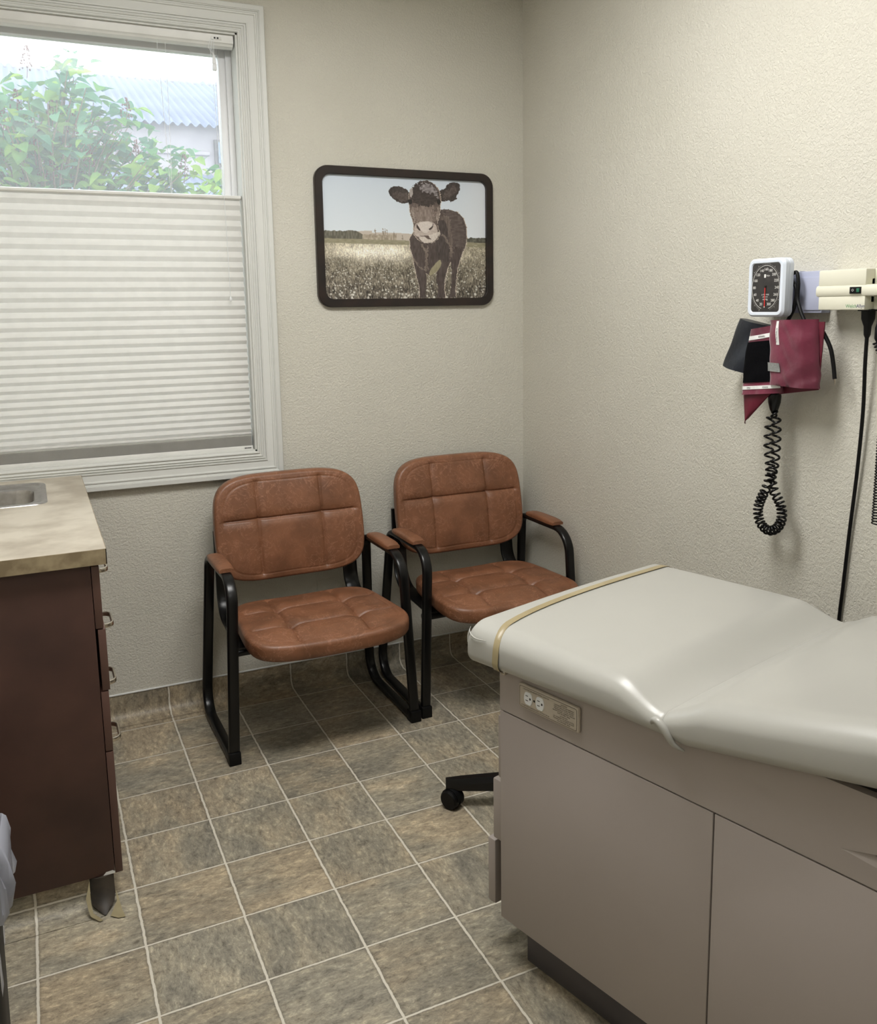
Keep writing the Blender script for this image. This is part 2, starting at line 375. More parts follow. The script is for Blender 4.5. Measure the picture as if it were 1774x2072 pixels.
# ================================================================ ROOM
YW, XR, XL, YF, ZC, WT = .329, 1.958, -.425, -4.0, 2.72, .16
OX0, OX1, OZ0, OZ1 = -.24, .825, .938, 2.390        # window opening
mb = MB(); mb.v = [(XL-.1, YF-.1, 0), (XR+.1, YF-.1, 0), (XR+.1, YW+.1, 0), (XL-.1, YW+.1, 0), (XL-.1, YF-.1, -.1), (XR+.1, YF-.1, -.1), (XR+.1, YW+.1, -.1), (XL-.1, YW+.1, -.1)]
mb.f = [(0, 1, 2, 3), (7, 6, 5, 4), (0, 4, 5, 1), (1, 5, 6, 2), (2, 6, 7, 3), (3, 7, 4, 0)]; mb.m = [0]*6
struct(mb.build('floor', M['floor'], smooth=False, uv=[(p[0]/T, p[1]/T) for p in mb.v]))
def plainbox(name, lo, hi, mat):
    b = MB(); b.box(lo, hi); return struct(b.build(name, mat, smooth=False))
b = MB()
b.box((XL-.1, YW, 0), (OX0, YW+WT, ZC+.1)); b.box((OX1, YW, 0), (XR+.1, YW+WT, ZC+.1))
b.box((OX0, YW, 0), (OX1, YW+WT, OZ0)); b.box((OX0, YW, OZ1), (OX1, YW+WT, ZC+.1))
struct(b.build('wall_back', M['wall'], smooth=False))
plainbox('wall_right', (XR, YF-.1, 0), (XR+.1, YW, ZC+.1), M['wall'])
plainbox('wall_left', (XL-.1, YF-.1, 0), (XL, YW, ZC+.1), M['wall'])
plainbox('wall_front', (XL, YF-.1, 0), (XR, YF, ZC+.1), M['wall'])
plainbox('ceiling', (XL-.1, YF-.1, ZC), (XR+.1, YW+WT, ZC+.1), M['ceiling'])
# cove skirting: the floor vinyl runs up the wall
def cove(name, a, b_, nrm, h=.095, R=.038, cap=True):
    """a, b_: ends along the wall at its face, nrm: unit vector into the room"""
    prof = [(R+.03, .0012), (R+.01, .0012)] + [(R*(1-math.sin(q*PI/16)) + .002, R*(1-math.cos(q*PI/16)) + .0012) for q in range(9)] + [(.002, h-.002), (.002, h), (0, h)]
    m_ = MB(); uv = []; a, b_, nrm = Vector(a), Vector(b_), Vector(nrm); n = len(prof); L = [0]
    for i in range(1, n): L.append(L[-1] + math.hypot(prof[i][0]-prof[i-1][0], prof[i][1]-prof[i-1][1]))
    along = abs((b_-a).x) > abs((b_-a).y)
    for P in (a, b_):
        for (d, z), l in zip(prof, L):
            m_.v.append(tuple(P + nrm*d + Vector((0, 0, z))))
            if along: uv.append((P.x/T, (P.y + nrm.y*prof[0][0] - nrm.y*l)/T))
            else: uv.append(((P.x + nrm.x*prof[0][0] - nrm.x*l)/T, P.y/T))
    m_.f = [(i, i+1, n+i+1, n+i) for i in range(n-1)]; m_.m = [0]*len(m_.f)
    o = struct(m_.build(name, M['floor'], uv=uv, sharp=60))
    if cap:
        c = MB(); up = Vector((0, 0, 1))
        pr = [(0, -.0015), (.0045, -.0015), (.0045, .002), (.003, .0035), (0, .0035)]
        c.loft([[tuple(P + nrm*x + up*(h+z)) for x, z in pr] for P in (a, b_)])
        c.build('cap_strip', M['trim'], o)
    return o
cove('baseboard_back', (.12, YW, 0), (XR, YW, 0), (0, -1, 0))
cove('baseboard_right', (XR, YW, 0), (XR, YF, 0), (-1, 0, 0))

# ---------------------------------------------------------------- window (structure with parts)
win = bpy.data.objects.new('window_1', None); C.objects.link(win); win['kind'] = 'structure'
cas = MB()
pf = [(0, 0), (0, .011), (.002, .015), (.006, .016), (.009, .012), (.013, .012), (.014, .0155), (.017, .0165), (.019, .0125), (.022, .0125), (.023, .016), (.026, .0165), (.0275, .0125), (.030, .0125), (.031, .0175), (.035, .0175), (.0365, .014), (.058, .0185), (.060, .0215), (.064, .0225), (.067, .0195), (.071, .0195), (.0725, .0235), (.075, .0235), (.0755, .026), (.090, .026), (.0925, .0235), (.0925, 0)]
rings = []
for cx, cz, sx, sz in ((OX0, OZ0, -1, -1), (OX1, OZ0, 1, -1), (OX1, OZ1, 1, 1), (OX0, OZ1, -1, 1)):
    rings.append([(cx+sx*d, YW-h, cz+sz*d) for d, h in pf])
cas.loft(rings, True, False, None, True)
cas.build('window_casing', M['trim'], win, sharp=25)
nb = MB()   # sill nosing below the casing
nb.box((OX0-.0925, YW-.036, .844), (OX1+.03, YW, .860), .003); nb.box((OX0-.0925, YW-.030, .860), (OX1+.03, YW, .866), .002)
jb = MB()   # jamb liners
jb.box((OX0, YW-.004, OZ0), (OX0+.006, YW+WT, OZ1)); jb.box((OX1-.006, YW-.004, OZ0), (OX1, YW+WT, OZ1))
jb.box((OX0, YW-.004, OZ0), (OX1, YW+WT, OZ0+.006)); jb.box((OX0, YW-.004, OZ1-.006), (OX1, YW+WT, OZ1))
jb.build('window_jamb', M['trim'], win)
fb = MB()
FY0, FY1 = YW+.075, YW+.13
GX0, GX1, GZ0, GZ1 = OX0+.055, .776, OZ0+.06, 2.336
for lo, hi in (((OX0+.006, OZ0+.006), (GX0, OZ1-.006)), ((GX1, OZ0+.006), (OX1-.006, OZ1-.006)), ((GX0, OZ0+.006), (GX1, GZ0)), ((GX0, GZ1), (GX1, OZ1-.006))):
    fb.box((lo[0], FY0+.012, lo[1]), (hi[0], FY1, hi[1]), .003)
for lo, hi in (((OX0+.006, OZ0+.006), (OX0+.026, OZ1-.006)), ((OX1-.026, OZ0+.006), (OX1-.006, OZ1-.006)), ((OX0+.026, OZ1-.030), (OX1-.026, OZ1-.006))):
    fb.box((lo[0], FY0, lo[1]), (hi[0], FY0+.0125, hi[1]), .002)
fb.build('window_frame', M['vinylframe'], win)
gb = MB(); gb.box((GX0-.003, FY0+.030, GZ0-.003), (GX1+.003, FY0+.034, GZ1+.003)); gb.build('pane', M['glass'], win, smooth=False)

# ================================================================ CHAIRS
def outline_pts(kind, N):
    pts = []
    if kind == 'back':
        W, H, e = .275, .187, 4.4
        for i in range(N):
            a = 2*PI*i/N + .0001; c, s = math.cos(a), math.sin(a)
            r = (abs(c)**e + abs(s)**e)**(-1/e)
            x, y = c*r, s*r
            pts.append((x*W*(1 - .025*max(0, y)), y*H))
    else:       # seat, seen from above: y towards the back, front edge bowed
        for i in range(N):
            a = 2*PI*i/N + .0001; c, s = math.cos(a), math.sin(a); e = 4.8
            r = (abs(c)**e + abs(s)**e)**(-1/e); x, y = c*r, s*r
            pts.append((x*(.266 - .018*y), y*.238 + .085))
    return pts
def cushion(pts, ctr, thick, seams, puff, rim, back_inset=.012, stitch=.016):
    """upholstered pad: outline, thickness and stitched seams [(axis, position, depth)]; height along +z of its own frame"""
    N = len(pts); K = 70; P = [Vector((p[0], p[1])) for p in pts]; c = Vector(ctr)
    dist = lambda s_: 0
    vs, fs = [], []
    def top(x, y, s_):
        # s_: 0 centre .. 1 edge
        h = puff*(1 - s_**2.6)
        pad = 1.0
        d_edge = (1-s_)*.25
        for ax, pos, dep in seams:
            q = (x if ax == 'x' else y) - pos
            fade = min(1, max(0, (1-s_)/.10))
            h -= dep*fade*(.5*math.exp(-(q/.0042)**2) + .5*math.exp(-(q/.017)**2))
        # tufted crossings sink deeper
        for ax, pos, dep in seams:
            if ax != 'x': continue
            for ay, pp, dp in seams:
                if ay != 'y': continue
                rr = ((x-pos)**2 + (y-pp)**2)/(.03**2); h -= tuft*math.exp(-rr)
        q = (d_edge - stitch)/.0035
        h -= .0016*math.exp(-q*q)
        return h
    tuft = seams[0][3] if len(seams[0]) > 3 else 0
    seams = [s_[:3] for s_ in seams]
    vs.append((c.x, c.y, top(c.x, c.y, 0)))
    for k in range(1, K+1):
        s_ = k/K; s_ = 1-(1-s_)**1.15 if s_ < 1 else 1
        for p in P:
            q = c + (p-c)*(s_*(1-.0)); q2 = c + (p-c)*(s_)
            inner = c + (p-c)*s_*(1-rim/(p-c).length)
            vs.append((inner.x, inner.y, top(inner.x, inner.y, s_)))
    prof = [(rim*(1-math.cos(a)), -rim*.9*math.sin(a)) for a in ()]  # kept simple: explicit edge roll below
    roll = [(math.sin(a)*rim, -(1-math.cos(a))*rim) for a in [PI/2*i/7 for i in range(1, 8)]]
    roll += [(rim, -thick*.55), (rim*.92, -thick*.8), (rim*.6, -thick*.95), (rim*.1, -thick)]
    for dx, dz in roll:
        for p in P:
            n_ = (p-c).normalized(); q = p - n_*rim + n_*dx; vs.append((q.x, q.y, dz))
    R = K + len(roll)
    for i in range(N): fs.append((0, 1+i, 1+(i+1) % N))
    for k in range(R-1):
        for i in range(N):
            j = (i+1) % N; a = 1+k*N; b2 = a+N; fs.append((a+i, b2+i, b2+j, a+j))
    fs.append(tuple(1+(R-1)*N+i for i in range(N)))
    return vs, fs
SEC = rrect(.036, .020, .0085, 3)       # side-frame tube section
def make_chair(loc, rot, label):
    t = thing('guest_chair', label, 'chair', loc, rot, 'brown guest chairs by the corner')
    # local frame: +x to the viewer's right, -y forward, origin on the floor between the front feet
    for s in (-1, 1):
        xx = lambda z: s*(.2935 + (.60-z)/.60*.0275)
        path = [(0, .006, .012), (0, .030, .590), (0, .365, .600), (0, .437, .012)]
        P3 = fillet([(0, .22, .012), (0, .006, .012), (0, .024, .602), (0, .372, .602), (0, .442, .012), (0, .22, .012)], [.012, .085, .045, .085], 9)[:-1]
        P3 = [(xx(p.z), p.y, p.z) for p in P3]
        m_ = MB(); m_.sweep(P3, SEC, (1, 0, 0), loop=True)
        m_.build('side_frame', M['black'], t)
        f = MB(); x0 = xx(.02); f.box((x0-.0195, -.0105, 0), (x0+.0195, .030, .042), .003)
        f.build('foot_cap', M['rubber'], t)
        a = MB(); n = 9; rings = []
        for k in range(n+1):
            q = k/n; y = .098 + .208*q; e = 1 - (2*q-1)**6*.16; wd = .0275*e*(1-.10*q)
            zt = .632 - .006*(2*q-1)**4
            rings.append([(s*.2935 + u, y, zz) for u, zz in ((-wd, .613), (-wd*1.02, .622), (-wd*.93, zt-.003), (-wd*.6, zt), (wd*.6, zt), (wd*.93, zt-.003), (wd*1.02, .622), (wd, .613))])
        a.loft(rings); a.build('arm_pad', M['leather'], t, sharp=60)
        j = MB(); pth = fillet([(s*.238, .432, .672), (s*.242, .405, .372), (s*.254, .05, .362)], .10, 10)
        j.sweep(pth, rrect(.056, .014, .005, 2), (1, 0, 0)); j.build('support_bar', M['black'], t)
    c_ = MB(); c_.sweep([(-.300, .060, .352), (.300, .060, .352)], rrect(.034, .022, .010, 4), (0, 1, 0)); c_.build('cross_bar', M['black'], t)
    c_ = MB(); c_.sweep([(-.25, .30, .352), (.25, .30, .352)], rrect(.034, .022, .010, 4), (0, 1, 0)); c_.build('cross_bar', M['black'], t)
    # backrest
    vs, fs = cushion(outline_pts('back', 420), (0, 0), .050, [('x', -.118, .011, .002), ('x', .118, .011), ('y', .033, .011)], .014, .014)
    zc, lean = .684, .18
    def fb_(p):
        x, y, h = p; z = zc + y
        yy = .358 + lean*(z-.71) - .10*x*x*2.2
        return (x, yy - h - .0, z)
    m_ = MB(); m_.add(vs, fs, None, fb_); bk = m_.build('backrest', M['leather'], t, sharp=55)
    sh = MB(); o = outline_pts('back', 64)
    fr = [fb_((x*.93, y*.93, -.046)) for x, y in o]; rr = [fb_((x*.90, y*.90, -.058)) for x, y in o]
    sh.loft([fr, rr]); sh.build('back_shell', M['rubber'], bk)
    # seat
    vs, fs = cushion(outline_pts('seat', 420), (0, .085), .055, [('x', -.117, .012, .011), ('x', .117, .012), ('y', .178, .012), ('y', .010, .012)], .013, .016)
    def fs_(p):
        x, y, h = p
        z = .429 + h - .10*max(0, -.06-y)**1.0*.9 + .25*max(0, abs(x)-.16)**2*0 - .012*math.cos(min(1, abs(x)/.24)*PI/2)*(.0)
        z += .010*(abs(x)/.26)**2
        return (x, y, z)
    m_ = MB(); m_.add(vs, fs, None, fs_); m_.build('seat', M['leather'], t, sharp=55)
    return t
chair = make_chair((.9095, -.172, 0), .018, 'brown tufted guest chair with black sled frame, under the window edge and picture')
def copy_tree(o, parent=None):
    c = o.copy(); C.objects.link(c)
    if parent is not None: c.parent = parent
    for ch in [q for q in bpy.data.objects if q.parent == o]: copy_tree(ch, c)
    return c
ch2 = copy_tree(chair); ch2.location = (1.598, -.152, 0); ch2.rotation_euler = (0, 0, .003)
ch2['label'] = 'brown tufted guest chair with black sled frame, in the room corner behind the exam table'

# ================================================================ EXAM TABLE
TH = math.radians(15); eU = Vector((math.cos(TH), math.sin(TH), 0)); eW = Vector((math.sin(TH), -math.cos(TH), 0))
U0, W0 = .895, 1.55
torg = eU*U0 + eW*W0
tab = thing('exam_table', 'grey vinyl padded medical exam table with taupe cabinet base', 'exam table', torg, TH)
tl = lambda u, w_, z: (u-U0, -(w_-W0), z)          # table coordinates: across, along, height
UL, UR, WE = .575, 1.215, 3.20
ins = .003
def tbox(mb_, u0, u1, w0, w1, z0, z1, bev=.003, mat=None): mb_.box(tl(u0, w0, z0), tl(u1, w1, z1), bev, mat)
b = MB(); tbox(b, UL+.006, UR-.006, 1.519, WE-.01, .108, .735, .002); b.build('carcass', M['kick'], tab)
# fascia with scooped pull: left skin, built around the pocket
fz0, fz1 = .5995, .742
def lskin(name, w0, w1, z0, z1, mat):
    q = MB(); tbox(q, UL, UL+.008, w0, w1, z0, z1, .0015); return q.build(name, mat, tab)
fa = MB()
def fpoly(pts): fa.add([tl(UL+dd, a, c_) for a, c_, dd in pts], [tuple(range(len(pts)))])
TT, A1, A2, R2, B2 = (2.254, .640, 0), (2.267, .661, 0), (2.365, .671, 0), (2.365, .6625, .014), (2.365, .629, 0)
fpoly([(1.513, fz0, 0), (1.513, fz1, 0), (2.254, fz1, 0), TT, (2.254, fz0, 0)])
fpoly([(2.254, fz1, 0), (2.365, fz1, 0), A2, A1, TT]); fpoly([(2.254, fz0, 0), TT, B2, (2.365, fz0, 0)])
fpoly([(2.365, fz0, 0), B2, A2, (2.365, fz1, 0), (WE, fz1, 0), (WE, fz0, 0)])
fa.box(tl(UL+.015, 1.5137, fz0), tl(UL+.0155, WE, fz1)); fa.box(tl(UL, 1.5135, fz0), tl(UL+.006, 1.5139, fz1)); fa.box(tl(UL, 1.514, fz0), tl(UL+.015, WE, fz0+.0005)); fa.box(tl(UL, 1.514, fz1-.0005), tl(UL+.015, WE, fz1))
tbox(fa, UL+.001, UR, 1.5135, 1.522, .58, fz1, .0015)
fa.build('side_fascia', M['tbody'], tab, smooth=False)
pk = MB()      # scooped finger pull
pk.add([tl(UL+q[2], q[0], q[1]) for q in (TT, A1, A2, R2, B2)], [(0, 1, 2, 3), (0, 3, 4), (2, 4, 3)])
pk.build('finger_pull', M['tbody'], tab, smooth=False)
def lskin(name, w0, w1, z0, z1, mat):
    q = MB(); tbox(q, UL, UL+.008, w0, w1, z0, z1, .0015); return q.build(name, mat, tab)
lskin('side_panel', 1.513, 2.036, .106, .5965, M['tbody']); lskin('side_panel', 2.039, 2.66, .106, .5965, M['tbody']); lskin('side_panel', 2.663, WE, .106, .5965, M['tbody'])
b = MB(); tbox(b, UR-.008, UR, 1.513, WE, .106, fz1, .0015); b.build('side_panel', M['tbody'], tab)
b = MB(); tbox(b, UL+.04, UR-.04, 1.555, WE-.06, 0, .110, .003); b.build('toe_base', M['kick'], tab)
for nm, z0, z1, w0 in (('drawer', .432, .577, 1.497), ('drawer', .280, .424, 1.480)):
    b = MB(); tbox(b, UL+.008, UR-.008, w0, 1.519, z0, z1, .004); b.build(nm, M['tbody'], tab)
b = MB(); tbox(b, UL+.012, UR-.012, 1.458, 1.482, .112, .270, .004); tbox(b, UL+.05, UR-.05, 1.482, 1.52, .13, .25, .002)
fs_ = b.build('foot_step', M['tbody'], tab)
# upholstery
def pad_loft(w0, w1, ztop, zbot, ends, n=46):
    rings = []; m_ = MB()
    for k in range(n+1):
        q = k/n
        # finer sampling at the ends
        q = .5-.5*math.cos(PI*q); w_ = w0 + (w1-w0)*q
        dz = 0; ins_ = 0
        for side, (r, drop) in zip((0, 1), ends):
            d_ = (w_-w0) if side == 0 else (w1-w_)
            if d_ < r:
                c_ = 1-math.sqrt(max(0, 1-(1-d_/r)**2)); dz += drop*c_; ins_ += r*.35*c_
        zt, zb = ztop(w_)-dz, zbot(w_)+dz*.25
        L, R_ = .548+ins_, 1.243-ins_
        h = zt-zb; rr = min(.052, h*.5)
        pr = []
        for i in range(9):                  # left lower roll
            a = PI*1.32 - (PI*.32)*i/8; pr.append((L+.022+.022*math.cos(a), zb+.026+.022*math.sin(a)))
        for i in range(1, 11):              # left upper roll
            a = PI - (PI/2)*i/10; pr.append((L+rr*1.15+rr*1.15*math.cos(a), zt-rr+rr*math.sin(a)))
        for i in range(1, 8): 
            f_ = i/8; pr.append((L+rr*1.15+(R_-L-2.3*rr)*f_, zt+.004*math.sin(PI*f_)))
        for i in range(11):
            a = PI/2 - (PI/2)*i/10; pr.append((R_-rr*1.15+rr*1.15*math.cos(a), zt-rr+rr*math.sin(a)))
        for i in range(9):
            a = 0 - (PI*.32)*i/8; pr.append((R_-.022+.022*math.cos(a), zb+.026+.022*math.sin(a)))
        rings.append([tl(u, w_, z) for u, z in pr])
    m_.loft(rings); return m_
def sm(a, b2, x): q = min(1, max(0, (x-a)/(b2-a))); return q*q*(3-2*q)
WC = 1.945
seat_top = lambda w_: .782 - .0015*max(0, 1.56-w_)/.12 - .034*sm(1.83, WC-.006, w_)
seat_bot = lambda w_: .690 + .012*sm(1.5, 1.9, w_) - .004*max(0, 1.56-w_)/.1
head_top = lambda w_: .755 + .031*sm(WC, WC+.075, w_) + .232*max(0, w_-2.0)
head_bot = lambda w_: .700 + .185*max(0, w_-1.99)
cu = pad_loft(1.437, WC+.002, seat_top, seat_bot, ((.012, .013), (.010, .008))).build('seat_cushion', M['vinyl'], tab, sharp=70)
pad_loft(WC-.002, 3.10, head_top, head_bot, ((.012, .010), (.03, .02))).build('head_cushion', M['vinyl'], tab, sharp=70)
# rolled flap of vinyl where the sections meet
m_ = MB(); pa = [tl(.552, 1.922, .722), tl(.549, 1.927, .733), tl(.546, 1.938, .738), tl(.545, 1.950, .732), tl(.547, 1.961, .718), tl(.551, 1.970, .704), tl(.562, 1.985, .694)]
pp = [];
for i in range(len(pa)-1):
    for k in range(4):
        p0 = Vector(pa[max(i-1, 0)]); p1 = Vector(pa[i]); p2 = Vector(pa[i+1]); p3 = Vector(pa[min(i+2, len(pa)-1)]); q = k/4
        pp.append(.5*((2*p1) + (p2-p0)*q + (2*p0-5*p1+4*p2-p3)*q*q + (3*p1-p0-3*p2+p3)*q**3))
pp.append(Vector(pa[-1]))
m_.tube(pp, [.0015+.0058*math.sin(PI*min(1, i/len(pp)*1.05))**.8 for i in range(len(pp))], 10)
m_.build('vinyl_fold', M['vinyl'], cu, sharp=80)
for pth in ([(.553, 1.442, .765), (.5475, 1.452, .757), (.5465, 1.470, .752), (.5495, 1.497, .754)], [(.560, 1.4385, .768), (.5535, 1.4375, .752), (.5505, 1.4395, .735)]):
    m_ = MB(); m_.tube(smooth3([tl(*q) for q in pth], 6), [.0006+.0012*math.sin(PI*i/18) for i in range(19)], 8); m_.build('corner_pleat', M['vinyl'], cu, sharp=80)
b = MB(); tbox(b, UL+.03, UR-.03, 1.470, 1.514, .622, .700, .018); b.build('foot_extension', M['vinyl'], tab)
# elastic paper strap over the foot end
def pad_sec(w_):
    zt = seat_top(w_)+.0015; zb = seat_bot(w_); L = .548-.0015; rr = .052; o = [(.567, zb+.003)]
    for i in range(6): a = PI*1.32 - (PI*.32)*i/5; o.append((L+.022+.0235*math.cos(a), zb+.026+.0235*math.sin(a)))
    for i in range(1, 9): a = PI-(PI/2)*i/8; o.append((L+rr*1.15+rr*1.15*math.cos(a), zt-rr+rr*math.sin(a)))
    for i in range(1, 16): f_ = i/16; o.append((L+rr*1.15+(1.2445-L-2.3*rr)*f_, zt+.004*math.sin(PI*f_)))
    R_ = 1.2445
    for i in range(9): a = PI/2-(PI/2)*i/8; o.append((R_-rr*1.15+rr*1.15*math.cos(a), zt-rr+rr*math.sin(a)))
    return o
m_ = MB(); sec0 = pad_sec(1.52); vs, fs = [], []
for i, (u, z) in enumerate(sec0):
    q = (u-.548)/.16; wc = 1.478 + .052*math.exp(-max(0, q)*1.4) 
    for dw, dh in ((-.0085, 0), (-.0085, .0012), (.0085, .0012), (.0085, 0)):
        off = Vector((0, 0, dh)) if u > .60 and u < 1.19 else Vector((-dh if u < .9 else dh, 0, dh*.3))
        vs.append(Vector(tl(u, wc+dw, z))+off)
n4 = len(sec0)
for i in range(n4-1):
    for a in range(4): c_ = (a+1) % 4; fs.append((4*i+a, 4*i+c_, 4*i+4+c_, 4*i+4+a))
fs += [(0, 1, 2, 3), (4*n4-1, 4*n4-2, 4*n4-3, 4*n4-4)]
m_.add(vs, fs); st = m_.build('elastic_strap', M['band'], tab, sharp=80)
b = MB(); tbox(b, .560, .572, 1.531, 1.543, .688, .697, .002); b.build('strap_clip', M['nickel'], st)
# outlet plate on the side
op = MB(); tbox(op, UL-.009, UL, 1.578, 1.742, .631, .684, .004); plate = op.build('outlet_plate', M['plate'], tab)
PU = UL-.0094
def ptext(mb_, body, w_, z, size, align='CENTER'):
    vs, fs = text_geo(body, size, align); mb_.add(vs, fs, None, lambda p: tl(PU, w_+p[0], z+p[1]))
def pshape(mb_, pts, uu): 
    mb_.add([tl(uu, a, c_) for a, c_ in pts], [tuple(range(len(pts)))])
ik = MB()
ro, ri = rrect(.156, .045, .004, 4, 1.660, .6575), rrect(.1546, .0436, .0035, 4, 1.660, .6575)
ik.add([tl(PU, a, c_) for a, c_ in ro] + [tl(PU, a, c_) for a, c_ in ri], [(i, (i+1) % len(ro), len(ro)+(i+1) % len(ro), len(ro)+i) for i in range(len(ro))])
ptext(ik, 'CAUTION MAXIMUM TOTAL LOAD 5A', 1.628, .6752, .0042)
ptext(ik, 'ATTENTION CHARGE MAXI. TOTALE DE 5A', 1.626, .6392, .0040)
for i, s_ in enumerate(('CAUTION', 'CONTINUITY OF GROUNDING', 'CIRCUIT SHOULD BE CHECKED', 'PERIODICALLY. TOTAL SYSTEM', 'MAXIMUM RISK CURRENT SHOULD', 'NOT EXCEED 100uA')): ptext(ik, s_, 1.704, .6752-.0039*i, .0037)
for i, s_ in enumerate(('ATTENTION', 'LE COURANT DE RISQUE TOTAL', 'MAXIMUM DU SYSTEME NE DOIT', 'PAS DEPASSER 100uA')): ptext(ik, s_, 1.704, .6510-.0039*i, .0037)
ik.build('printed_text', M['ink'], plate, smooth=False)
for k, wc in enumerate((1.607, 1.640)):
    r_o = MB(); pts = []
    for i in range(28):
        a = 2*PI*i/28; x, y = .0115*math.cos(a), .0165*math.sin(a); y = max(-.0135, min(.0135, y)); pts.append((wc+x, .6575+y))
    r_o.loft([[tl(PU-h, wc+(a-wc)*q, .6575+(c_-.6575)*q) for a, c_ in pts] for h, q in ((-.001, 1.), (.0010, 1.), (.0018, .94))])
    rec = r_o.build('receptacle', M['white'], plate)
    h_ = MB(); hu = PU-.0021
    for zz in (.6635, .6535): pshape(h_, [(wc-.006, zz-.0008), (wc+.001, zz-.0008), (wc+.001, zz+.0008), (wc-.006, zz+.0008)], hu)
    pshape(h_, [(wc+.0050, .6565), (wc+.0082, .6565), (wc+.0090, .6590), (wc+.0082, .6612), (wc+.0050, .6612)], hu)
    h_.build('slot', M['ink'], rec, smooth=False)
sc = MB(); pshape(sc, [(1.6235+.0026*math.cos(2*PI*i/14), .6575+.0026*math.sin(2*PI*i/14)) for i in range(14)], PU); sc.build('screw', M['ink'], plate, smooth=False)

# ================================================================ BASE CABINET, COUNTER, SINK
CX1, CY0 = .22, -.732
cab = thing('base_cabinet', 'dark mahogany laminate drawer cabinet under the counter', 'cabinet', (-.1, -.25, 0))
b = MB(); b.box((XL+.002, -.712, .075), (.183, -.692, .8705), .001); b.build('end_panel', M['cab'], cab, True)
b = MB(); b.box((XL+.002, -.692, .090), (.170, YW-.004, .108), .001); b.box((.152, -.692, .108), (.170, YW-.004, .8705), .001); b.box((XL+.002, -.692, .108), (XL+.02, YW-.004, .8705), .001); b.box((XL+.02, YW-.02, .108), (.152, YW-.004, .8705), .001); b.build('carcass', M['cab'], cab, True)
b = MB(); b.box((XL+.002, -.675, .0), (.125, YW-.004, .090), .001); b.build('toe_base', M['cab'], cab, True)
def pull(y0, y1, x, z):
    q = MB(); P3 = fillet([(x, y0, z), (x+.028, y0, z), (x+.028, y1, z), (x, y1, z)], .020, 8)
    q.sweep(P3, rrect(.012, .007, .0025, 2), (0, 0, 1)); return q
for z0, z1, dx in ((.7085, .862, 0), (.5525, .7055, .004), (.397, .5495, 0), (.0735, .394, 0)):
    b = MB(); b.box((.1845+dx, -.7115, z0), (.2020+dx, -.232, z1), .0012); dr = b.build('drawer', M['cabedge'], cab, True)
    zp = {.7085: .800, .5525: .652, .397: .497, .0735: .338}[z0]
    q = pull(-.53, -.43, .202+dx, zp); q.v = [tuple(cab.matrix_basis.inverted() @ Vector(p)) for p in q.v]; q.build('pull_handle', M['nickel'], dr)
for y0, y1 in ((-.228, .045), (.049, .322)):
    b = MB(); b.box((.1845, y0, .0735), (.2020, y1, .862), .0012); dr = b.build('cabinet_door', M['cabedge'], cab, True)
    q = MB(); yy = y1-.03 if y0 < 0 else y0+.03
    q.sweep(fillet([(.202, yy, .74), (.229, yy, .74), (.229, yy, .64), (.202, yy, .64)], .010, 6), rrect(.010, .0055, .002, 2), (0, 1, 0))
    q.v = [tuple(cab.matrix_basis.inverted() @ Vector(p)) for p in q.v]; q.build('pull_handle', M['nickel'], dr)
ch = MB(); ch.add([(.1555, -.7125, .0745), (.1832, -.7125, .0745), (.1832, -.7125, .0800), (.178, -.7125, .0835), (.163, -.7125, .0825)], [(0, 1, 2, 3, 4)])
ch.build('chipped_corner', M['label'], cab, True, smooth=False)
cove_c = cove('baseboard_left', (XL, -.700, 0), (.150, -.700, 0), (0, -1, 0), .073, .034, False)
# torn corner of the cove vinyl
tg = MB()
tg.add([(.118, -.7395, .0022), (.196, -.7270, .0022), (.205, -.785, .0022), (.188, -.805, .0022), (.150, -.792, .0022), (.128, -.762, .0022)], [(0, 1, 2, 3, 4, 5)])
tg.v = [(x, y, z) for x, y, z in tg.v]
# worn patch: rounded dark corner plate that covers the toe-kick corner
pr = MB(); rings = []
for z, o_, nar in ((.074, 0., 1.), (.045, .003, 1.), (.026, .010, 1.), (.012, .024, .86), (.0035, .046, .30)):
    ring = []
    for i in range(9):
        a = i/8; x = .124 + .056*(.5 + (a-.5)*nar); y = -.706 - o_ - .012*math.sin(PI*a); ring.append((x, y, z))
    ring += [(x_, y_+.006, z_) for x_, y_, z_ in ring[::-1]]
    rings.append(ring)
pr.loft(rings); kp = tag(pr.build('cove_corner_guard', M['scuff']), 'dark scuffed torn cove corner piece under the cabinet end', 'corner guard')
tt = MB()
tt.add([(.112, -.7345, .040), (.1235, -.7135, .072), (.1225, -.738, .030), (.1255, -.757, .012), (.146, -.780, .003), (.138, -.782, .0025), (.119, -.762, .0085), (.115, -.748, .020)], [(0, 1, 2, 7), (7, 2, 3, 6), (6, 3, 4, 5)])
tt.add([(.181, -.735, .0135), (.182, -.7125, .030), (.1845, -.7125, .020), (.191, -.760, .0026), (.196, -.790, .0024), (.180, -.788, .0026), (.163, -.772, .0028)], [(0, 1, 2, 3), (0, 3, 4, 5, 6)])
tt.build('torn_edge', M['subfloor'], kp)
ct = thing('countertop', 'beige travertine-look laminate countertop with a dark mottled edge', 'countertop', (-.1, -.2, .871))
SX0, SX1, SY0, SY1 = -.262, .086, -.112, .203       # sink cut-out
b = MB(); z0, z1 = .871, .907
for lo, hi in (((XL+.001, CY0+.0015), (SX0, YW-.001)), ((SX1, CY0+.0015), (CX1-.0015, YW-.001)), ((SX0, CY0+.0015), (SX1, SY0)), ((SX0, SY1), (SX1, YW-.001))):
    b.box((lo[0], lo[1], z0), (hi[0], hi[1], z1), 0)
b.build('laminate_top', M['lam'], ct, True, smooth=False)
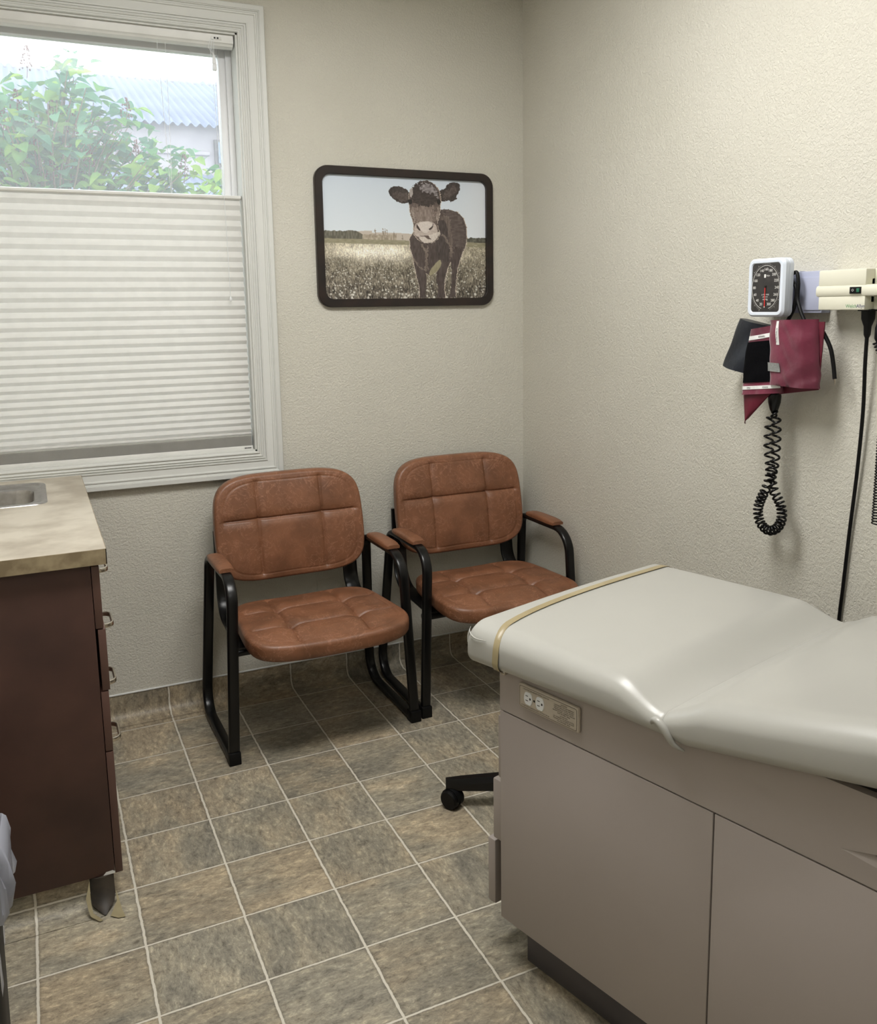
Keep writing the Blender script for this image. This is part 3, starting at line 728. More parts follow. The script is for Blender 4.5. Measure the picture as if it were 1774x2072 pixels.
b = MB(); b.box((XL+.001, CY0, z0-.001), (CX1, CY0+.002, z1-.0004)); b.box((CX1-.002, CY0, z0-.001), (CX1, YW-.001, z1-.0004)); b.build('edge_band', M['lamedge'], ct, True, smooth=False)
sk = thing('bar_sink', 'stainless steel drop-in bar sink in the countertop', 'sink', (-.085, .05, .907))
sx, sy = (SX0+SX1)/2, (SY0+SY1)/2
b = MB(); rings = []
for w_, h_, r, z in ((.392, .358, .040, .9068), (.388, .354, .040, .9105), (.380, .346, .038, .9118), (.355, .322, .030, .9105), (.352, .319, .030, .9085), (.338, .305, .040, .9080), (.330, .240, .050, .9075), (.322, .232, .050, .9060), (.315, .225, .050, .8950), (.300, .210, .055, .775), (.285, .195, .055, .762), (.10, .08, .03, .757)):
    oy = -.030 if h_ < .3 else 0
    rings.append([(x, y, z) for x, y in rrect(w_, h_, r, 7, sx-.0, sy+oy)])
b.loft(rings, True, False); b.f.append(tuple(len(b.v)-len(rings[0])+i for i in range(len(rings[0])))); b.m.append(0)
b.build('basin', M['steel'], sk, True, sharp=50)
b = MB(); b.lathe([(.028, .7575), (.028, .7600), (.020, .7605), (.012, .7590), (.004, .7590)], (sx, sy-.03, 0), 24); b.build('drain', M['nickel'], sk, True)

# ================================================================ PICTURE OF THE COW
def gen_cow(NX, NY):
    """pixel painting of the print, sampled on an NX x NY grid; source coordinates are those of a 1774x1451 sketch"""
    # sketch quad -> unit square
    src = [(183, 192), (1540, 250), (1545, 1243), (216, 1252)]
    A = []; B = []
    for (x, y), (u, v) in zip([(0, 0), (1, 0), (1, 1), (0, 1)], src):
        A.append([x, y, 1, 0, 0, 0, -u*x, -u*y]); B.append(u); A.append([0, 0, 0, x, y, 1, -v*x, -v*y]); B.append(v)
    h = np.linalg.solve(np.array(A, float), np.array(B, float))
    X, Y = np.meshgrid(np.linspace(0, 1, NX), np.linspace(0, 1, NY))
    D = h[6]*X+h[7]*Y+1; PX = (h[0]*X+h[1]*Y+h[2])/D; PY = (h[3]*X+h[4]*Y+h[5])/D
    rng = np.random.RandomState(3)
    def vn(sx_, sy_, seed):
        r = np.random.RandomState(seed); gx, gy = int(1700/sx_)+3, int(1500/sy_)+3; g = r.rand(gy, gx)
        fx, fy = PX/sx_, PY/sy_; ix, iy = np.clip(fx.astype(int), 0, gx-2), np.clip(fy.astype(int), 0, gy-2)
        tx, ty = fx-ix, fy-iy; tx = tx*tx*(3-2*tx); ty = ty*ty*(3-2*ty)
        return (g[iy, ix]*(1-tx)+g[iy, ix+1]*tx)*(1-ty)+(g[iy+1, ix]*(1-tx)+g[iy+1, ix+1]*tx)*ty
    def inside(poly, wob=0):
        qx = PX + wob*(vn(9, 9, 5)-.5); qy = PY + wob*(vn(9, 9, 6)-.5); r = np.zeros(PX.shape, bool); n = len(poly)
        for i in range(n):
            x1, y1 = poly[i]; x2, y2 = poly[(i+1) % n]
            if y1 == y2: continue
            c = ((y1 > qy) != (y2 > qy)) & (qx < (x2-x1)*(qy-y1)/(y2-y1)+x1); r ^= c
        return r
    def smooth(poly, n=5):
        o = []; L = len(poly)
        for i in range(L):
            p0, p1, p2, p3 = (np.array(poly[(i+k-1) % L], float) for k in range(4))
            for k in range(n):
                t = k/n; o.append(tuple(.5*((2*p1)+(p2-p0)*t+(2*p0-5*p1+4*p2-p3)*t*t+(3*p1-p0-3*p2+p3)*t**3)))
        return o
    img = np.zeros(PX.shape+(3,))
    hz = 690 + .025*(PX-200)
    g = np.clip((PY-200)/500, 0, 1)[..., None]
    img[:] = np.array([196, 211, 228])*(1-g) + np.array([214, 226, 236])*g
    rt = np.clip((PX-1250)/300, 0, 1)[..., None]; img = img*(1-.55*rt) + np.array([222, 224, 230])*.55*rt
    # far hills and woods
    hill = 672 + 12*np.sin(PX/170.) + .045*(PX-200)*(PX > 600) + 6*vn(60, 60, 11)
    img[PY > hill] = (196, 182, 166)
    wood = 668 + 10*vn(24, 24, 12) + np.clip((PX-470)/60, 0, 1)*36
    wm = (PY > wood) & (PX < 560); img[wm] = (np.array([104, 100, 84])+ (vn(10, 26, 13)[..., None]-.5)*46)[wm]
    wm = (PY > 690+20*vn(30, 30, 14)) & (PX >= 520) & (PX < 800); img[wm] = (np.array([170, 154, 130]) + (vn(9, 20, 15)[..., None]-.5)*50)[wm]
    for cx, top in ((625, 652), (690, 650), (706, 655), (722, 662), (780, 680), (850, 706)):
        m = (np.abs(PX-cx) < 11*vn(8, 8, 16+cx % 7)) & (PY > top) & (PY < 750) & (vn(5, 7, 19+cx % 5) > .35); img[m] = (150, 134, 112)
    wm = (PY > 724+12*vn(20, 20, 21)) & (PX > 1385); img[wm] = (np.array([88, 86, 72])+(vn(8, 16, 22)[..., None]-.5)*40)[wm]
    # meadow
    f0 = 735 + .028*(PX-200)
    m = PY > f0
    t = np.clip((PY-f0)/520, 0, 1)
    base = np.array([150, 140, 112])[None, None]*(1-t[..., None]) + np.array([96, 86, 74])[None, None]*t[..., None]
    far = np.exp(-((PY-f0-110)/70.)**2)*np.exp(-((PX-640)/330.)**2)
    base = base + far[..., None]*np.array([96, 96, 96])
    far2 = (PY-f0 > 35)*np.exp(-((PY-f0-90)/80.)**2); base += far2[..., None]*np.array([30, 28, 26])
    sz = 1
    blade = (vn(5, 22, 31)-.5)*80*(.4+t) + (vn(3.5, 9, 32)-.5)*90 + (vn(40, 40, 33)-.5)*36
    base = base + blade[..., None]*np.array([1, .96, .84])
    img[m] = np.clip(base, 30, 246)[m]
    strip = (PY > f0) & (PY < f0+38); img[strip] = (np.array([150, 142, 108])+(vn(20, 4, 34)[..., None]-.5)*30)[strip]
    for i in range(950):
        cy = 790 + 460*rng.rand()**1.1; cx = 190 + 1370*rng.rand(); r = 2.0+9.5*((cy-780)/470)**1.6*rng.rand()
        x0, x1 = cx-r-2, cx+r+2; d = np.hypot(PX-cx, PY-cy)
        mm = d < r; img[mm] = img[mm]*.25 + np.array([226, 222, 208])*.75
    # cow ---------------------------------------------------------------
    def fill(poly, col, wob=6, tex=16, sx_=8, sy_=22, seed=40, sm_=True, a=1.):
        q = inside(smooth(poly) if sm_ else poly, wob); n_ = (vn(sx_, sy_, seed)-.5)[..., None]*tex*2
        img[q] = img[q]*(1-a) + (np.array(col, float)+n_)[q]*a; return q
    rim_ = np.array([206, 188, 168.])
    body = [(1180, 490), (1240, 488), (1310, 510), (1360, 560), (1385, 640), (1390, 730), (1380, 800), (1350, 860), (1330, 930), (1310, 1000), (1300, 1100), (1292, 1170), (1300, 1235), (1240, 1240), (1255, 1165), (1262, 1090), (1262, 1000), (1255, 930), (1225, 1000), (1206, 1080), (1200, 1160), (1210, 1240), (1140, 1240), (1150, 1160), (1130, 1090), (1140, 1015), (1075, 1058), (1040, 1030), (1045, 1100), (1040, 1160), (1035, 1242), (985, 1242), (985, 1160), (965, 1080), (945, 980), (930, 890), (910, 820), (903, 740), (935, 680), (1000, 560), (1100, 500)]
    q = inside(body, 12); img[q] = rim_
    fill([(x+(5 if x < 1100 else -5), y) for x, y in body], (78, 64, 60), 6, 13, 7, 30, 41, False)
    fill([(1190, 505), (1260, 505), (1330, 540), (1370, 640), (1370, 760), (1310, 820), (1260, 700), (1215, 560)], (98, 82, 76), 40, 22, 24, 6, 42, a=.7)
    fill([(1160, 560), (1220, 540), (1250, 640), (1268, 760), (1262, 880), (1240, 900), (1236, 760), (1190, 620)], (140, 120, 106), 34, 30, 5, 34, 43, a=.45)
    fill([(1150, 600), (1205, 590), (1228, 690), (1240, 800), (1230, 930), (1160, 900), (1120, 800)], (72, 60, 57), 8, 14, 7, 30, 44)
    for pts in ([(1000, 790), (1030, 840), (1040, 930), (1030, 1000), (1048, 1010), (1050, 930), (1048, 840), (1012, 785)], [(1060, 800), (1058, 900), (1064, 990), (1056, 1000), (1050, 890), (1054, 800)], [(930, 880), (975, 950), (1010, 990), (1040, 1000), (1010, 1000), (960, 950), (925, 900)], [(1170, 700), (1210, 720), (1250, 800), (1262, 860), (1235, 800), (1200, 740)]):
        fill(pts, (158, 138, 120), 16, 24, 4, 20, 56, a=.55)
    fill([(1160, 918), (1172, 950), (1150, 1000), (1110, 1035), (1078, 1052), (1070, 1030), (1090, 990), (1130, 940)], (150, 140, 104), 3, 10)
    # ears
    for ear, inn in (([(905, 345), (870, 315), (825, 295), (770, 298), (738, 325), (745, 365), (775, 400), (815, 430), (860, 438), (905, 430), (915, 390)], [(895, 365), (850, 345), (790, 345), (765, 365), (800, 405), (850, 425), (895, 415)]),
                     ([(1160, 330), (1200, 315), (1225, 275), (1270, 258), (1315, 265), (1328, 300), (1315, 350), (1298, 370), (1298, 402), (1250, 422), (1240, 410), (1190, 420), (1160, 405)], [(1180, 360), (1230, 320), (1280, 290), (1300, 310), (1270, 370), (1210, 400)])):
        fill([(x, y) for x, y in ear], (60, 50, 47), 8, 10); fill(inn, (92, 78, 71), 30, 22, 10, 12, 46, a=.7)
    head = [(1030, 243), (1060, 245), (1110, 275), (1150, 320), (1165, 385), (1165, 440), (1160, 500), (1150, 560), (1140, 620), (1155, 680), (1150, 720), (1110, 765), (1050, 778), (1000, 760), (965, 725), (945, 690), (942, 620), (925, 560), (910, 490), (905, 420), (908, 350), (940, 300), (985, 262)]
    q = inside(smooth([(x+(4 if x > 1040 else -4), y) for x, y in head]), 10); img[q] = rim_
    fill(head, (100, 82, 74), 6, 14, 8, 28, 48)
    fill([(1000, 440), (1100, 440), (1130, 540), (1110, 600), (960, 610), (945, 520)], (146, 126, 114), 70, 24, 9, 20, 49, a=.75)
    fill([(925, 310), (1000, 250), (1080, 255), (1145, 330), (1150, 400), (1080, 460), (985, 455), (925, 400)], (62, 50, 46), 22, 10, 14, 9, 50)
    fill([(985, 290), (1040, 262), (1100, 290), (1145, 345), (1150, 395), (1120, 360), (1060, 345), (1010, 335)], (150, 142, 144), 44, 56, 18, 6, 51, a=.8)
    fill([(910, 330), (930, 310), (935, 360), (920, 390)], (176, 164, 158), 8, 20)
    for pts in ([(930, 460), (945, 500), (955, 600), (940, 580), (925, 510)], [(1150, 460), (1155, 520), (1145, 600), (1130, 560), (1138, 500)]): fill(pts, (178, 160, 146), 14, 26, 5, 30, 52, a=.6)
    for ex in (914, 1150): fill([(ex-16, 415), (ex, 402), (ex+16, 412), (ex+14, 440), (ex, 448), (ex-12, 438)], (34, 28, 27), 3, 4)
    # muzzle
    fill([(965, 610), (1010, 592), (1085, 592), (1125, 620), (1140, 680), (1110, 715), (1040, 722), (975, 720), (948, 690), (948, 640)], (190, 172, 160), 6, 14, 14, 8, 53)
    fill([(985, 605), (1040, 592), (1085, 600), (1098, 630), (1070, 670), (1040, 690), (1000, 665), (975, 630)], (212, 198, 188), 6, 8, 9, 9, 54)
    for pts in ([(968, 615), (985, 640), (1000, 668), (985, 665), (966, 640)], [(1105, 612), (1100, 645), (1078, 664), (1068, 655), (1092, 635)]): fill(pts, (66, 50, 46), 3, 6)
    fill([(990, 722), (1080, 705), (1140, 682), (1158, 690), (1130, 740), (1090, 770), (1030, 772), (1000, 750)], (206, 192, 180), 6, 14, 5, 12, 55)
    fill([(990, 716), (1060, 712), (1075, 730), (1090, 745), (1060, 742), (1035, 722)], (100, 80, 72), 4, 8)
    gr = img.mean(-1, keepdims=True); img = gr + (img-gr)*.72
    return np.clip(img*.97+8, 0, 255)
PX0, PX1, PZ0, PZ1 = 1.078, 1.8115, 1.4575, 1.9690
pcx, pcz = (PX0+PX1)/2, (PZ0+PZ1)/2
pic = thing('framed_picture', 'dark rounded frame with a sepia photo of a cow in a meadow', 'picture', (pcx, YW, pcz))
W_, H_ = PX1-PX0, PZ1-PZ0
b = MB(); rings = []
for w_, h_, r, d in ((W_, H_, .052, 0), (W_, H_, .052, .016), (W_-.004, H_-.004, .051, .0185), (W_-.056, H_-.056, .032, .0185), (W_-.060, H_-.060, .031, .016), (W_-.060, H_-.060, .031, .004)):
    rings.append([(x, -d, z) for x, z in rrect(w_, h_, r, 9)])
b.loft(rings, True, False); b.build('frame', M['frame'], pic, sharp=35)
NX, NY = 470, 320; pw_, ph_ = W_-.058, H_-.058
img = gen_cow(NX, NY)
gx, gy = np.meshgrid(np.linspace(-pw_/2, pw_/2, NX), np.linspace(ph_/2, -ph_/2, NY))
co = np.stack([gx, np.full_like(gx, -.0055), gy], -1).reshape(-1, 3)
ii = np.arange((NY-1)*(NX-1)); r0 = ii//(NX-1)*NX + ii % (NX-1)
me = bpy.data.meshes.new('photo_print'); me.vertices.add(len(co)); me.vertices.foreach_set('co', co.ravel())
me.loops.add(len(r0)*4); me.loops.foreach_set('vertex_index', np.stack([r0, r0+NX, r0+NX+1, r0+1], -1).ravel().astype('i4'))
me.polygons.add(len(r0)); me.polygons.foreach_set('loop_start', (np.arange(len(r0))*4).astype('i4'))
me.update(calc_edges=True)
at = me.color_attributes.new('print', 'FLOAT_COLOR', 'POINT'); c_ = img.reshape(-1, 3)/255.
c_ = np.where(c_ <= .04045, c_/12.92, ((c_+.055)/1.055)**2.4); at.data.foreach_set('color', np.concatenate([c_, np.ones((len(c_), 1))], 1).ravel())
me.materials.append(M['print']); po = bpy.data.objects.new('photo_print', me); C.objects.link(po); po.parent = pic
b = MB(); b.box((-pw_/2, -.004, -ph_/2), (pw_/2, 0, ph_/2)); b.build('backing_board', M['frame'], pic)

# ================================================================ BLOCK: shade, wall devices, stool, bin, outside
exec_marker = True
# ---- cellular shade
SY = YW+.030
shd = thing('cellular_shade', 'pleated white cellular shade covering the lower window', 'window shade', ((OX0+OX1)/2, SY, OZ0+.006))
SX0_, SX1_ = OX0+.010, .8145
b = MB(); rings = []
prf = [(-.022, 2.372), (-.022, 2.3835), (.022, 2.3835), (.022, 2.346), (-.004, 2.342), (-.010, 2.346), (-.016, 2.347), (-.018, 2.353), (-.023, 2.357)]
b.loft([[(x, SY+y, z) for y, z in prf] for x in (SX0_, SX1_)]); hr = b.build('headrail', M['rail'], shd, True, sharp=30)
b = MB(); b.box((SX1_-.075, SY-.0245, 2.364), (SX1_-.040, SY-.0215, 2.374), .0005, M['rail']); b.box((SX1_-.066, SY-.0250, 2.3665), (SX1_-.060, SY-.0240, 2.3720), 0, M['ink']); b.box((SX1_-.056, SY-.0250, 2.3665), (SX1_-.050, SY-.0240, 2.3720), 0, M['ink'])
b.build('cord_lock', None, hr, True)
ZT, ZB = 1.848, .953
b = MB(); b.loft([[(x, SY+y, z) for y, z in [(-.012, ZT-.010), (-.016, ZT-.006), (-.016, ZT+.001), (-.010, ZT+.004), (.012, ZT+.004), (.016, ZT), (.016, ZT-.008), (.010, ZT-.010)]] for x in (SX0_, SX1_+.002)]); b.build('top_rail', M['rail'], shd, True, sharp=30)
zs = [ZT-.010]; p_ = .0345
z = ZT-.010
while z > .998:
    q = (z-.998)/(ZT-.998); step = .0235 + .0125*min(1, q*1.25)
    if z < 1.03: step = .011
    z -= step; zs.append(z)
nst = 11
zb0 = zs[-1]
for i in range(1, nst+1): zs.append(zb0 + (ZB+.006-zb0)*i/nst)
front, back = [], []
for i in range(len(zs)-1):
    a, c_ = zs[i], zs[i+1]; st_ = i >= len(zs)-1-nst
    dpt = .011 if not st_ else .012
    front += [(-.004, a), (-.004-dpt*.85, a-(a-c_)*.42), (-.004-dpt, a-(a-c_)*.56), (-.004-dpt*.8, a-(a-c_)*.68)]
    back += [(.004, a), (.004+dpt, (a+c_)/2)]
front.append((-.004, zs[-1])); back.append((.004, zs[-1]))
sect = front + back[::-1]
b = MB(); nfa = len(sect)
b.v = [(x, SY+y, z) for x in (SX0_+.002, SX1_-.002) for y, z in sect]
b.f = [(i, i+1, nfa+i+1, nfa+i) for i in range(nfa-1)]; b.m = [0]*len(b.f)
b.build('pleated_fabric', M['shade'], shd, True, sharp=20)
b = MB(); b.box((SX0_, SY-.017, ZB-.010), (SX1_+.001, SY+.017, ZB+.005), .002, M['rail'])
for i in range(5): b.box((SX1_-.030+i*.005, SY-.0178, ZB-.0055), (SX1_-.0265+i*.005, SY-.0168, ZB-.0015), 0, M['ink'])
b.build('bottom_rail', None, shd, True)
b = MB()
b.tube([(.562, SY-.018, 2.345), (.570, SY-.017, 2.10), (.578, SY-.016, ZT+.002)], .0007, 6)
b.tube([(.590, SY-.006, 2.345), (.588, SY-.008, 2.10), (.582, SY-.010, ZT+.002)], .0007, 6)
b.tube([(.748, SY-.022, 2.30), (.752, SY-.020, 2.0), (.757, SY-.022, 1.80), (.760, SY-.024, 1.50)], .0009, 6)
b.tube([(.738, SY-.010, 2.34), (.745, SY-.011, 2.1), (.752, SY-.012, ZT+.002)], .0007, 6)
for k in (-1, 0, 1): b.tube([(.742+k*.006, SY-.024, 2.366), (.737+k*.009, SY-.027, 2.335), (.745, SY-.027, 2.312)], .0008, 6)
cds = b.build('lift_cord', M['white'], shd, True)
b = MB(); b.lathe([(.0015, 2.315), (.005, 2.308), (.0062, 2.296), (.0062, 2.285), (.0045, 2.283)], (.745, SY-.027, 0), 12); b.box((.739, SY-.034, 2.262), (.752, SY-.021, 2.283), .002); b.build('cord_connector', M['white'], cds, True)
b = MB(); b.lathe([(.0012, 1.500), (.0035, 1.497), (.0048, 1.491), (.0035, 1.485), (.001, 1.482)], (.760, SY-.024, 0), 14); b.build('cord_tassel', M['white'], cds, True)

# ---- wall gauge, bracket, cuffs, hoses
XT = lambda X, y0, z0, s_=1.: (lambda p: (X, y0 - p[0]*s_, z0 + p[1]*s_))
GY, GZ = -1.103, 1.4905
gauge = thing('wall_pressure_gauge', 'pale rectangular wall gauge with black dial and red needle', 'pressure gauge', (1.90, GY, GZ))
GW, GH = .128, .152
b = MB(); rings = []
for w_, h_, r, x in ((GW-.012, GH-.012, .014, 1.895), (GW, GH, .018, 1.893), (GW, GH, .018, 1.880), (GW-.002, GH-.002, .018, 1.879), (GW, GH, .018, 1.878), (GW, GH, .018, 1.866), (GW-.010, GH-.010, .016, 1.860), (GW-.026, GH-.022, .010, 1.860), (GW-.030, GH-.026, .009, 1.8625)):
    rings.append([(x, GY-a, GZ+c2) for a, c2 in rrect(w_, h_, r, 5)])
b.loft(rings); b.build('gauge_case', M['coolwhite'], gauge, True, sharp=30)
b = MB(); b.add([(1.8622, GY-a, GZ+c2) for a, c2 in rrect(GW-.030, GH-.026, .009, 5)], [tuple(range(24))]); dl = b.build('dial', M['dial'], gauge, True, smooth=False)
XD = 1.8617
b = MB(); dz = .001
for k in range(15):
    a = math.radians(21 + 22.75*k); rr = .0445
    vs, fs = text_geo(str(20+20*k), .0098); b.add(vs, fs, None, XT(XD, GY-(-rr*.88*math.sin(a)), GZ+dz-rr*1.05*math.cos(a)))
def ringarc(mb_, r0, r1, a0, a1, n, X):
    vs = []
    for i in range(n+1):
        a = a0+(a1-a0)*i/n
        for r in (r0, r1): vs.append((X, GY+r*.88*math.sin(a), GZ+dz-r*1.05*math.cos(a)))
    mb_.add(vs, [(2*i, 2*i+1, 2*i+3, 2*i+2) for i in range(n)])
for k in range(0, 75):
    a = math.radians(21+22.75*14*k/74); w2 = .0045; r1 = .0590 if k % 5 else .0625
    ringarc(b, .0570, r1, a-.0045, a+.0045, 1, XD)
ringarc(b, .0535, .0545, math.radians(15), math.radians(345), 60, XD)
for tx, yy, zz, sz in (('mmHg', 0, -.0310, .0065), ('LATEX FREE', 0, -.0190, .0050), ('calibration', 0, -.0245, .0045)):
    vs, fs = text_geo(tx, sz); b.add(vs, fs, None, XT(XD, GY+yy, GZ+dz+zz))
b.add([(XD, GY-a, GZ+c2) for a, c2 in ((-.006, .026), (.000, .026), (.000, .035), (-.006, .035))], [(0, 1, 2, 3)])
vs, fs = text_geo('Allyn', .006, 'LEFT'); b.add(vs, fs, None, XT(XD, GY-.002, GZ+.031))
b.build('dial_numbers', M['inkw'], dl, True, smooth=False)
b = MB(); b.box((1.8600, GY-.0011, GZ-.0500), (1.8606, GY+.0011, GZ+.006), 0, M['red']); b.lathe([(.003, 1.8607), (.003, 1.8592), (.001, 1.8588)], (0, GY, GZ+.003), 12, M['ink'], 'x'); b.lathe([(.0016, 1.8603), (.0016, 1.8597)], (0, GY, GZ-.050), 10, M['inkw'], 'x')
b.build('needle', None, gauge, True)
brk = thing('wall_mounting_rail', 'lavender white plastic wall bracket behind the gauge', 'bracket', (XR, -1.16, 1.475))
b = MB(); b.box((1.925, -1.232, 1.4235), (XR, -1.04, 1.5300), .003); b.box((1.9215, -1.230, 1.431), (1.9255, -1.045, 1.5150), .001); b.box((1.90, -1.135, 1.462), (1.925, -1.085, 1.515), .003)
b.box((1.928, -1.155, 1.5295), (1.95, -1.153, 1.5315), 0)
b.build('rail_body', M['lavender'], brk, True)

hs = thing('rubber_hose', 'black rubber hose looping from behind the gauge down past the maroon cuff', 'hose', (1.90, -1.19, 1.50))
b = MB(); b.tube(smooth3([(1.905, -1.145, 1.52), (1.899, -1.170, 1.528), (1.897, -1.180, 1.50), (1.897, -1.180, 1.462), (1.892, -1.196, 1.43), (1.890, -1.212, 1.405)]), .0048, 10)
b.tube(smooth3([(1.905, -1.13, 1.52), (1.902, -1.168, 1.49), (1.902, -1.165, 1.44), (1.898, -1.150, 1.405), (1.893, -1.15, 1.395)]), .0050, 10)
b.build('gauge_hose', M['rubber'], hs, True, sharp=80)
hs2 = thing('cuff_tube', 'short black tube curving out right of the maroon cuff to a metal tip', 'tube', (1.88, -1.25, 1.38))
b = MB(); b.tube(smooth3([(1.880, -1.235, 1.396), (1.885, -1.262, 1.392), (1.893, -1.292, 1.345), (1.897, -1.303, 1.300), (1.898, -1.309, 1.262)]), .0052, 12); b.build('tube', M['rubber'], hs2, True, sharp=80)
b = MB(); b.tube([(1.898, -1.309, 1.263), (1.898, -1.3105, 1.249)], [.003, .0014], 10); b.build('metal_tip', M['nickel'], hs2, True)

def sheet(nu, nv, fn, thick=.006):
    """closed sheet: fn(s,t)->(point); offset along -x for the thickness"""
    m_ = MB(); vs = []; n = (nu+1)*(nv+1)
    for k, off in enumerate((0, thick)):
        for j in range(nv+1):
            for i in range(nu+1):
                p = fn(i/nu, j/nv); vs.append((p[0]+off, p[1], p[2]))
    fs = []
    I = lambda i, j, k: k*n+j*(nu+1)+i
    for j in range(nv):
        for i in range(nu): fs.append((I(i, j, 0), I(i+1, j, 0), I(i+1, j+1, 0), I(i, j+1, 0))); fs.append((I(i, j, 1), I(i, j+1, 1), I(i+1, j+1, 1), I(i+1, j, 1)))
    for i in range(nu): fs.append((I(i, 0, 0), I(i, 0, 1), I(i+1, 0, 1), I(i+1, 0, 0))); fs.append((I(i, nv, 0), I(i+1, nv, 0), I(i+1, nv, 1), I(i, nv, 1)))
    for j in range(nv): fs.append((I(0, j, 0), I(0, j+1, 0), I(0, j+1, 1), I(0, j, 1))); fs.append((I(nu, j, 0), I(nu, j, 1), I(nu, j+1, 1), I(nu, j+1, 0)))
    m_.add(vs, fs); return m_
def bil(q, s_, t_): # q: TL, TR, BR, BL as (y, z)
    a = [(1-s_)*q[0][k]+s_*q[1][k] for k in (0, 1)]; c2 = [(1-s_)*q[3][k]+s_*q[2][k] for k in (0, 1)]
    return [(1-t_)*a[k]+t_*c2[k] for k in (0, 1)]
wr = lambda y, z: .0017*math.sin(y*62+z*48+2*math.sin(z*40)) + .0012*math.sin(z*110-y*70+2*math.sin(y*60))
# maroon cuff: folded front flap + lining + pile panel + label strips
mc = thing('blood_pressure_cuff', 'maroon nylon blood pressure cuff hanging under the gauge', 'blood pressure cuff', (1.86, -1.16, 1.40))
qf = [(-1.135, 1.4065), (-1.268, 1.4095), (-1.285, 1.2370), (-1.145, 1.2395)]
XM = 1.850
def ff(s_, t_):
    y, z = bil(qf, s_, t_); return (XM - .010*max(0, math.sin(PI*min(1, max(0, s_))))**.6 + wr(y, z) + .022*max(0, s_-.8)/.2*(s_ > .8), y, z)
m_ = sheet(26, 26, ff, .007); m_.build('front_flap', M['maroon'], mc, True, sharp=80)
ql = [(-1.065, 1.388), (-1.155, 1.397), (-1.175, 1.218), (-1.040, 1.203)]
def fl(s_, t_):
    y, z = bil(ql, s_, t_); y += .010*math.sin(PI*t_)*(1-s_)*.8; z += .006*math.sin(PI*(1-s_)*.5)*(-1 if t_ < .2 else 0)
    return (XM+.012 - .012*math.sin(PI*(.15+.85*s_)) + wr(y, z)*.7, y, z)
sheet(22, 26, fl, .006).build('side_flap', M['maroon'], mc, True, sharp=80)
def flp(s_, t_): p = fl(.02+.96*s_, .225+.60*t_); return (p[0]-.0022, p[1], p[2])
sheet(16, 18, flp, .0018).build('pile_panel', M['velcro'], mc, True, sharp=80)
sb = []
for t0, t1 in ((.105, .165), (.875, .925)):
    def fst(s_, t_, t0=t0, t1=t1): p = fl(.01+.97*s_, t0+(t1-t0)*t_); return (p[0]-.0016, p[1], p[2])
    sb.append(sheet(16, 3, fst, .0012).build('label_strip', M['label'], mc, True, sharp=80))
def on_fl(mb_, body, s_, t_, size, rot=1, mirror=False):
    p = fl(s_, t_); vs, fs = text_geo(body, size); k = -1 if mirror else 1
    mb_.add(vs, fs, None, lambda v: (p[0]-.0026, p[1]-v[0]*k, p[2]+v[1]*k+v[0]*k*.10))
b = MB(); on_fl(b, 'RANGE', .50, .135, .0068, mirror=True); b.build('strip_text', M['ink'], sb[0], True, smooth=False)
b = MB(); on_fl(b, 'RANGE', .66, .900, .0062, mirror=True); b.build('strip_text', M['ink'], sb[1], True, smooth=False); b = MB(); on_fl(b, 'MAX', .22, .900, .0062, mirror=True); b.build('strip_text', M['ink'], sb[1], True, smooth=False)
def arrowf(s_, t_): p = ff(.225+.075*s_, .015+.36*t_); return (p[0]-.0014, p[1], p[2])
al = sheet(3, 12, arrowf, .0010).build('artery_label', M['label'], mc, True, sharp=80)
b = MB(); vs, fs = text_geo('Artery Mark', .0075); p_c = ff(.265, .23); b.add(vs, fs, None, lambda v: (p_c[0]-.0034, p_c[1]-v[1], p_c[2]-v[0])); b.build('artery_text', M['ink'], al, True, smooth=False)
def gl(s_, t_): p = ff(-.03+.34*s_, .655+.135*t_); return (p[0]-.0030, p[1], p[2])
sheet(8, 4, gl, .0016).build('grey_patch', M['greylabel'], mc, True, sharp=80)
qt = [(-1.036, 1.2055), (-1.085, 1.208), (-1.083, 1.165), (-1.050, 1.117)]
def ft(s_, t_):
    y, z = bil([(-1.034, 1.212), (-1.135, 1.216), (-1.054, 1.138), (-1.044, 1.122)], s_, t_); return (XM+.016-.006*math.sin(PI*s_), y, z)
sheet(12, 12, ft, .003).build('hanging_tail', M['maroon_dark'], mc, True, sharp=80)
def fbk(s_, t_):
    y, z = bil([(-1.13, 1.40), (-1.285, 1.403), (-1.276, 1.233), (-1.150, 1.212)], s_, t_); return (XM+.030-.006*math.sin(PI*s_), y, z)
sheet(14, 14, fbk, .003).build('rear_flap', M['maroon_dark'], mc, True, sharp=80)
# navy cuff rolled behind
nc = thing('blood_pressure_cuff', 'dark navy rolled blood pressure cuff tucked behind the maroon one', 'blood pressure cuff', (1.90, -1.03, 1.36))
b = MB(); rings = []
for k in range(13):
    q = k/12; cy = -.990 - .075*(1-q)*1.0 + .018*q; 
    top = Vector((1.893, -1.042, 1.400)); bot = Vector((1.893, -.980, 1.266)); c0 = top.lerp(bot, q); c0.y += .0
    wv = .058 + .002*math.sin(q*9); ax = Vector((0, -1, -.18)).normalized()
    ring = []
    for i in range(28):
        a = 2*PI*i/28; ring.append(tuple(c0 + ax*wv*math.cos(a) + Vector((1, 0, 0))*(.017+.003*math.sin(q*7+a*3))*math.sin(a)))
    rings.append(ring)
b.loft(rings, True, False)
for i in range(28): pass
inn = [[tuple(Vector(p).lerp(sum((Vector(x) for x in r), Vector())/28, .10)) for p in r] for r in (rings[-1], rings[-3], rings[0])]
b.loft([rings[-1], inn[0], inn[1]], True, True)
b.f.append(tuple(range(28))); b.m.append(0)
b.build('cuff_roll', M['navy'], nc, True, sharp=60)
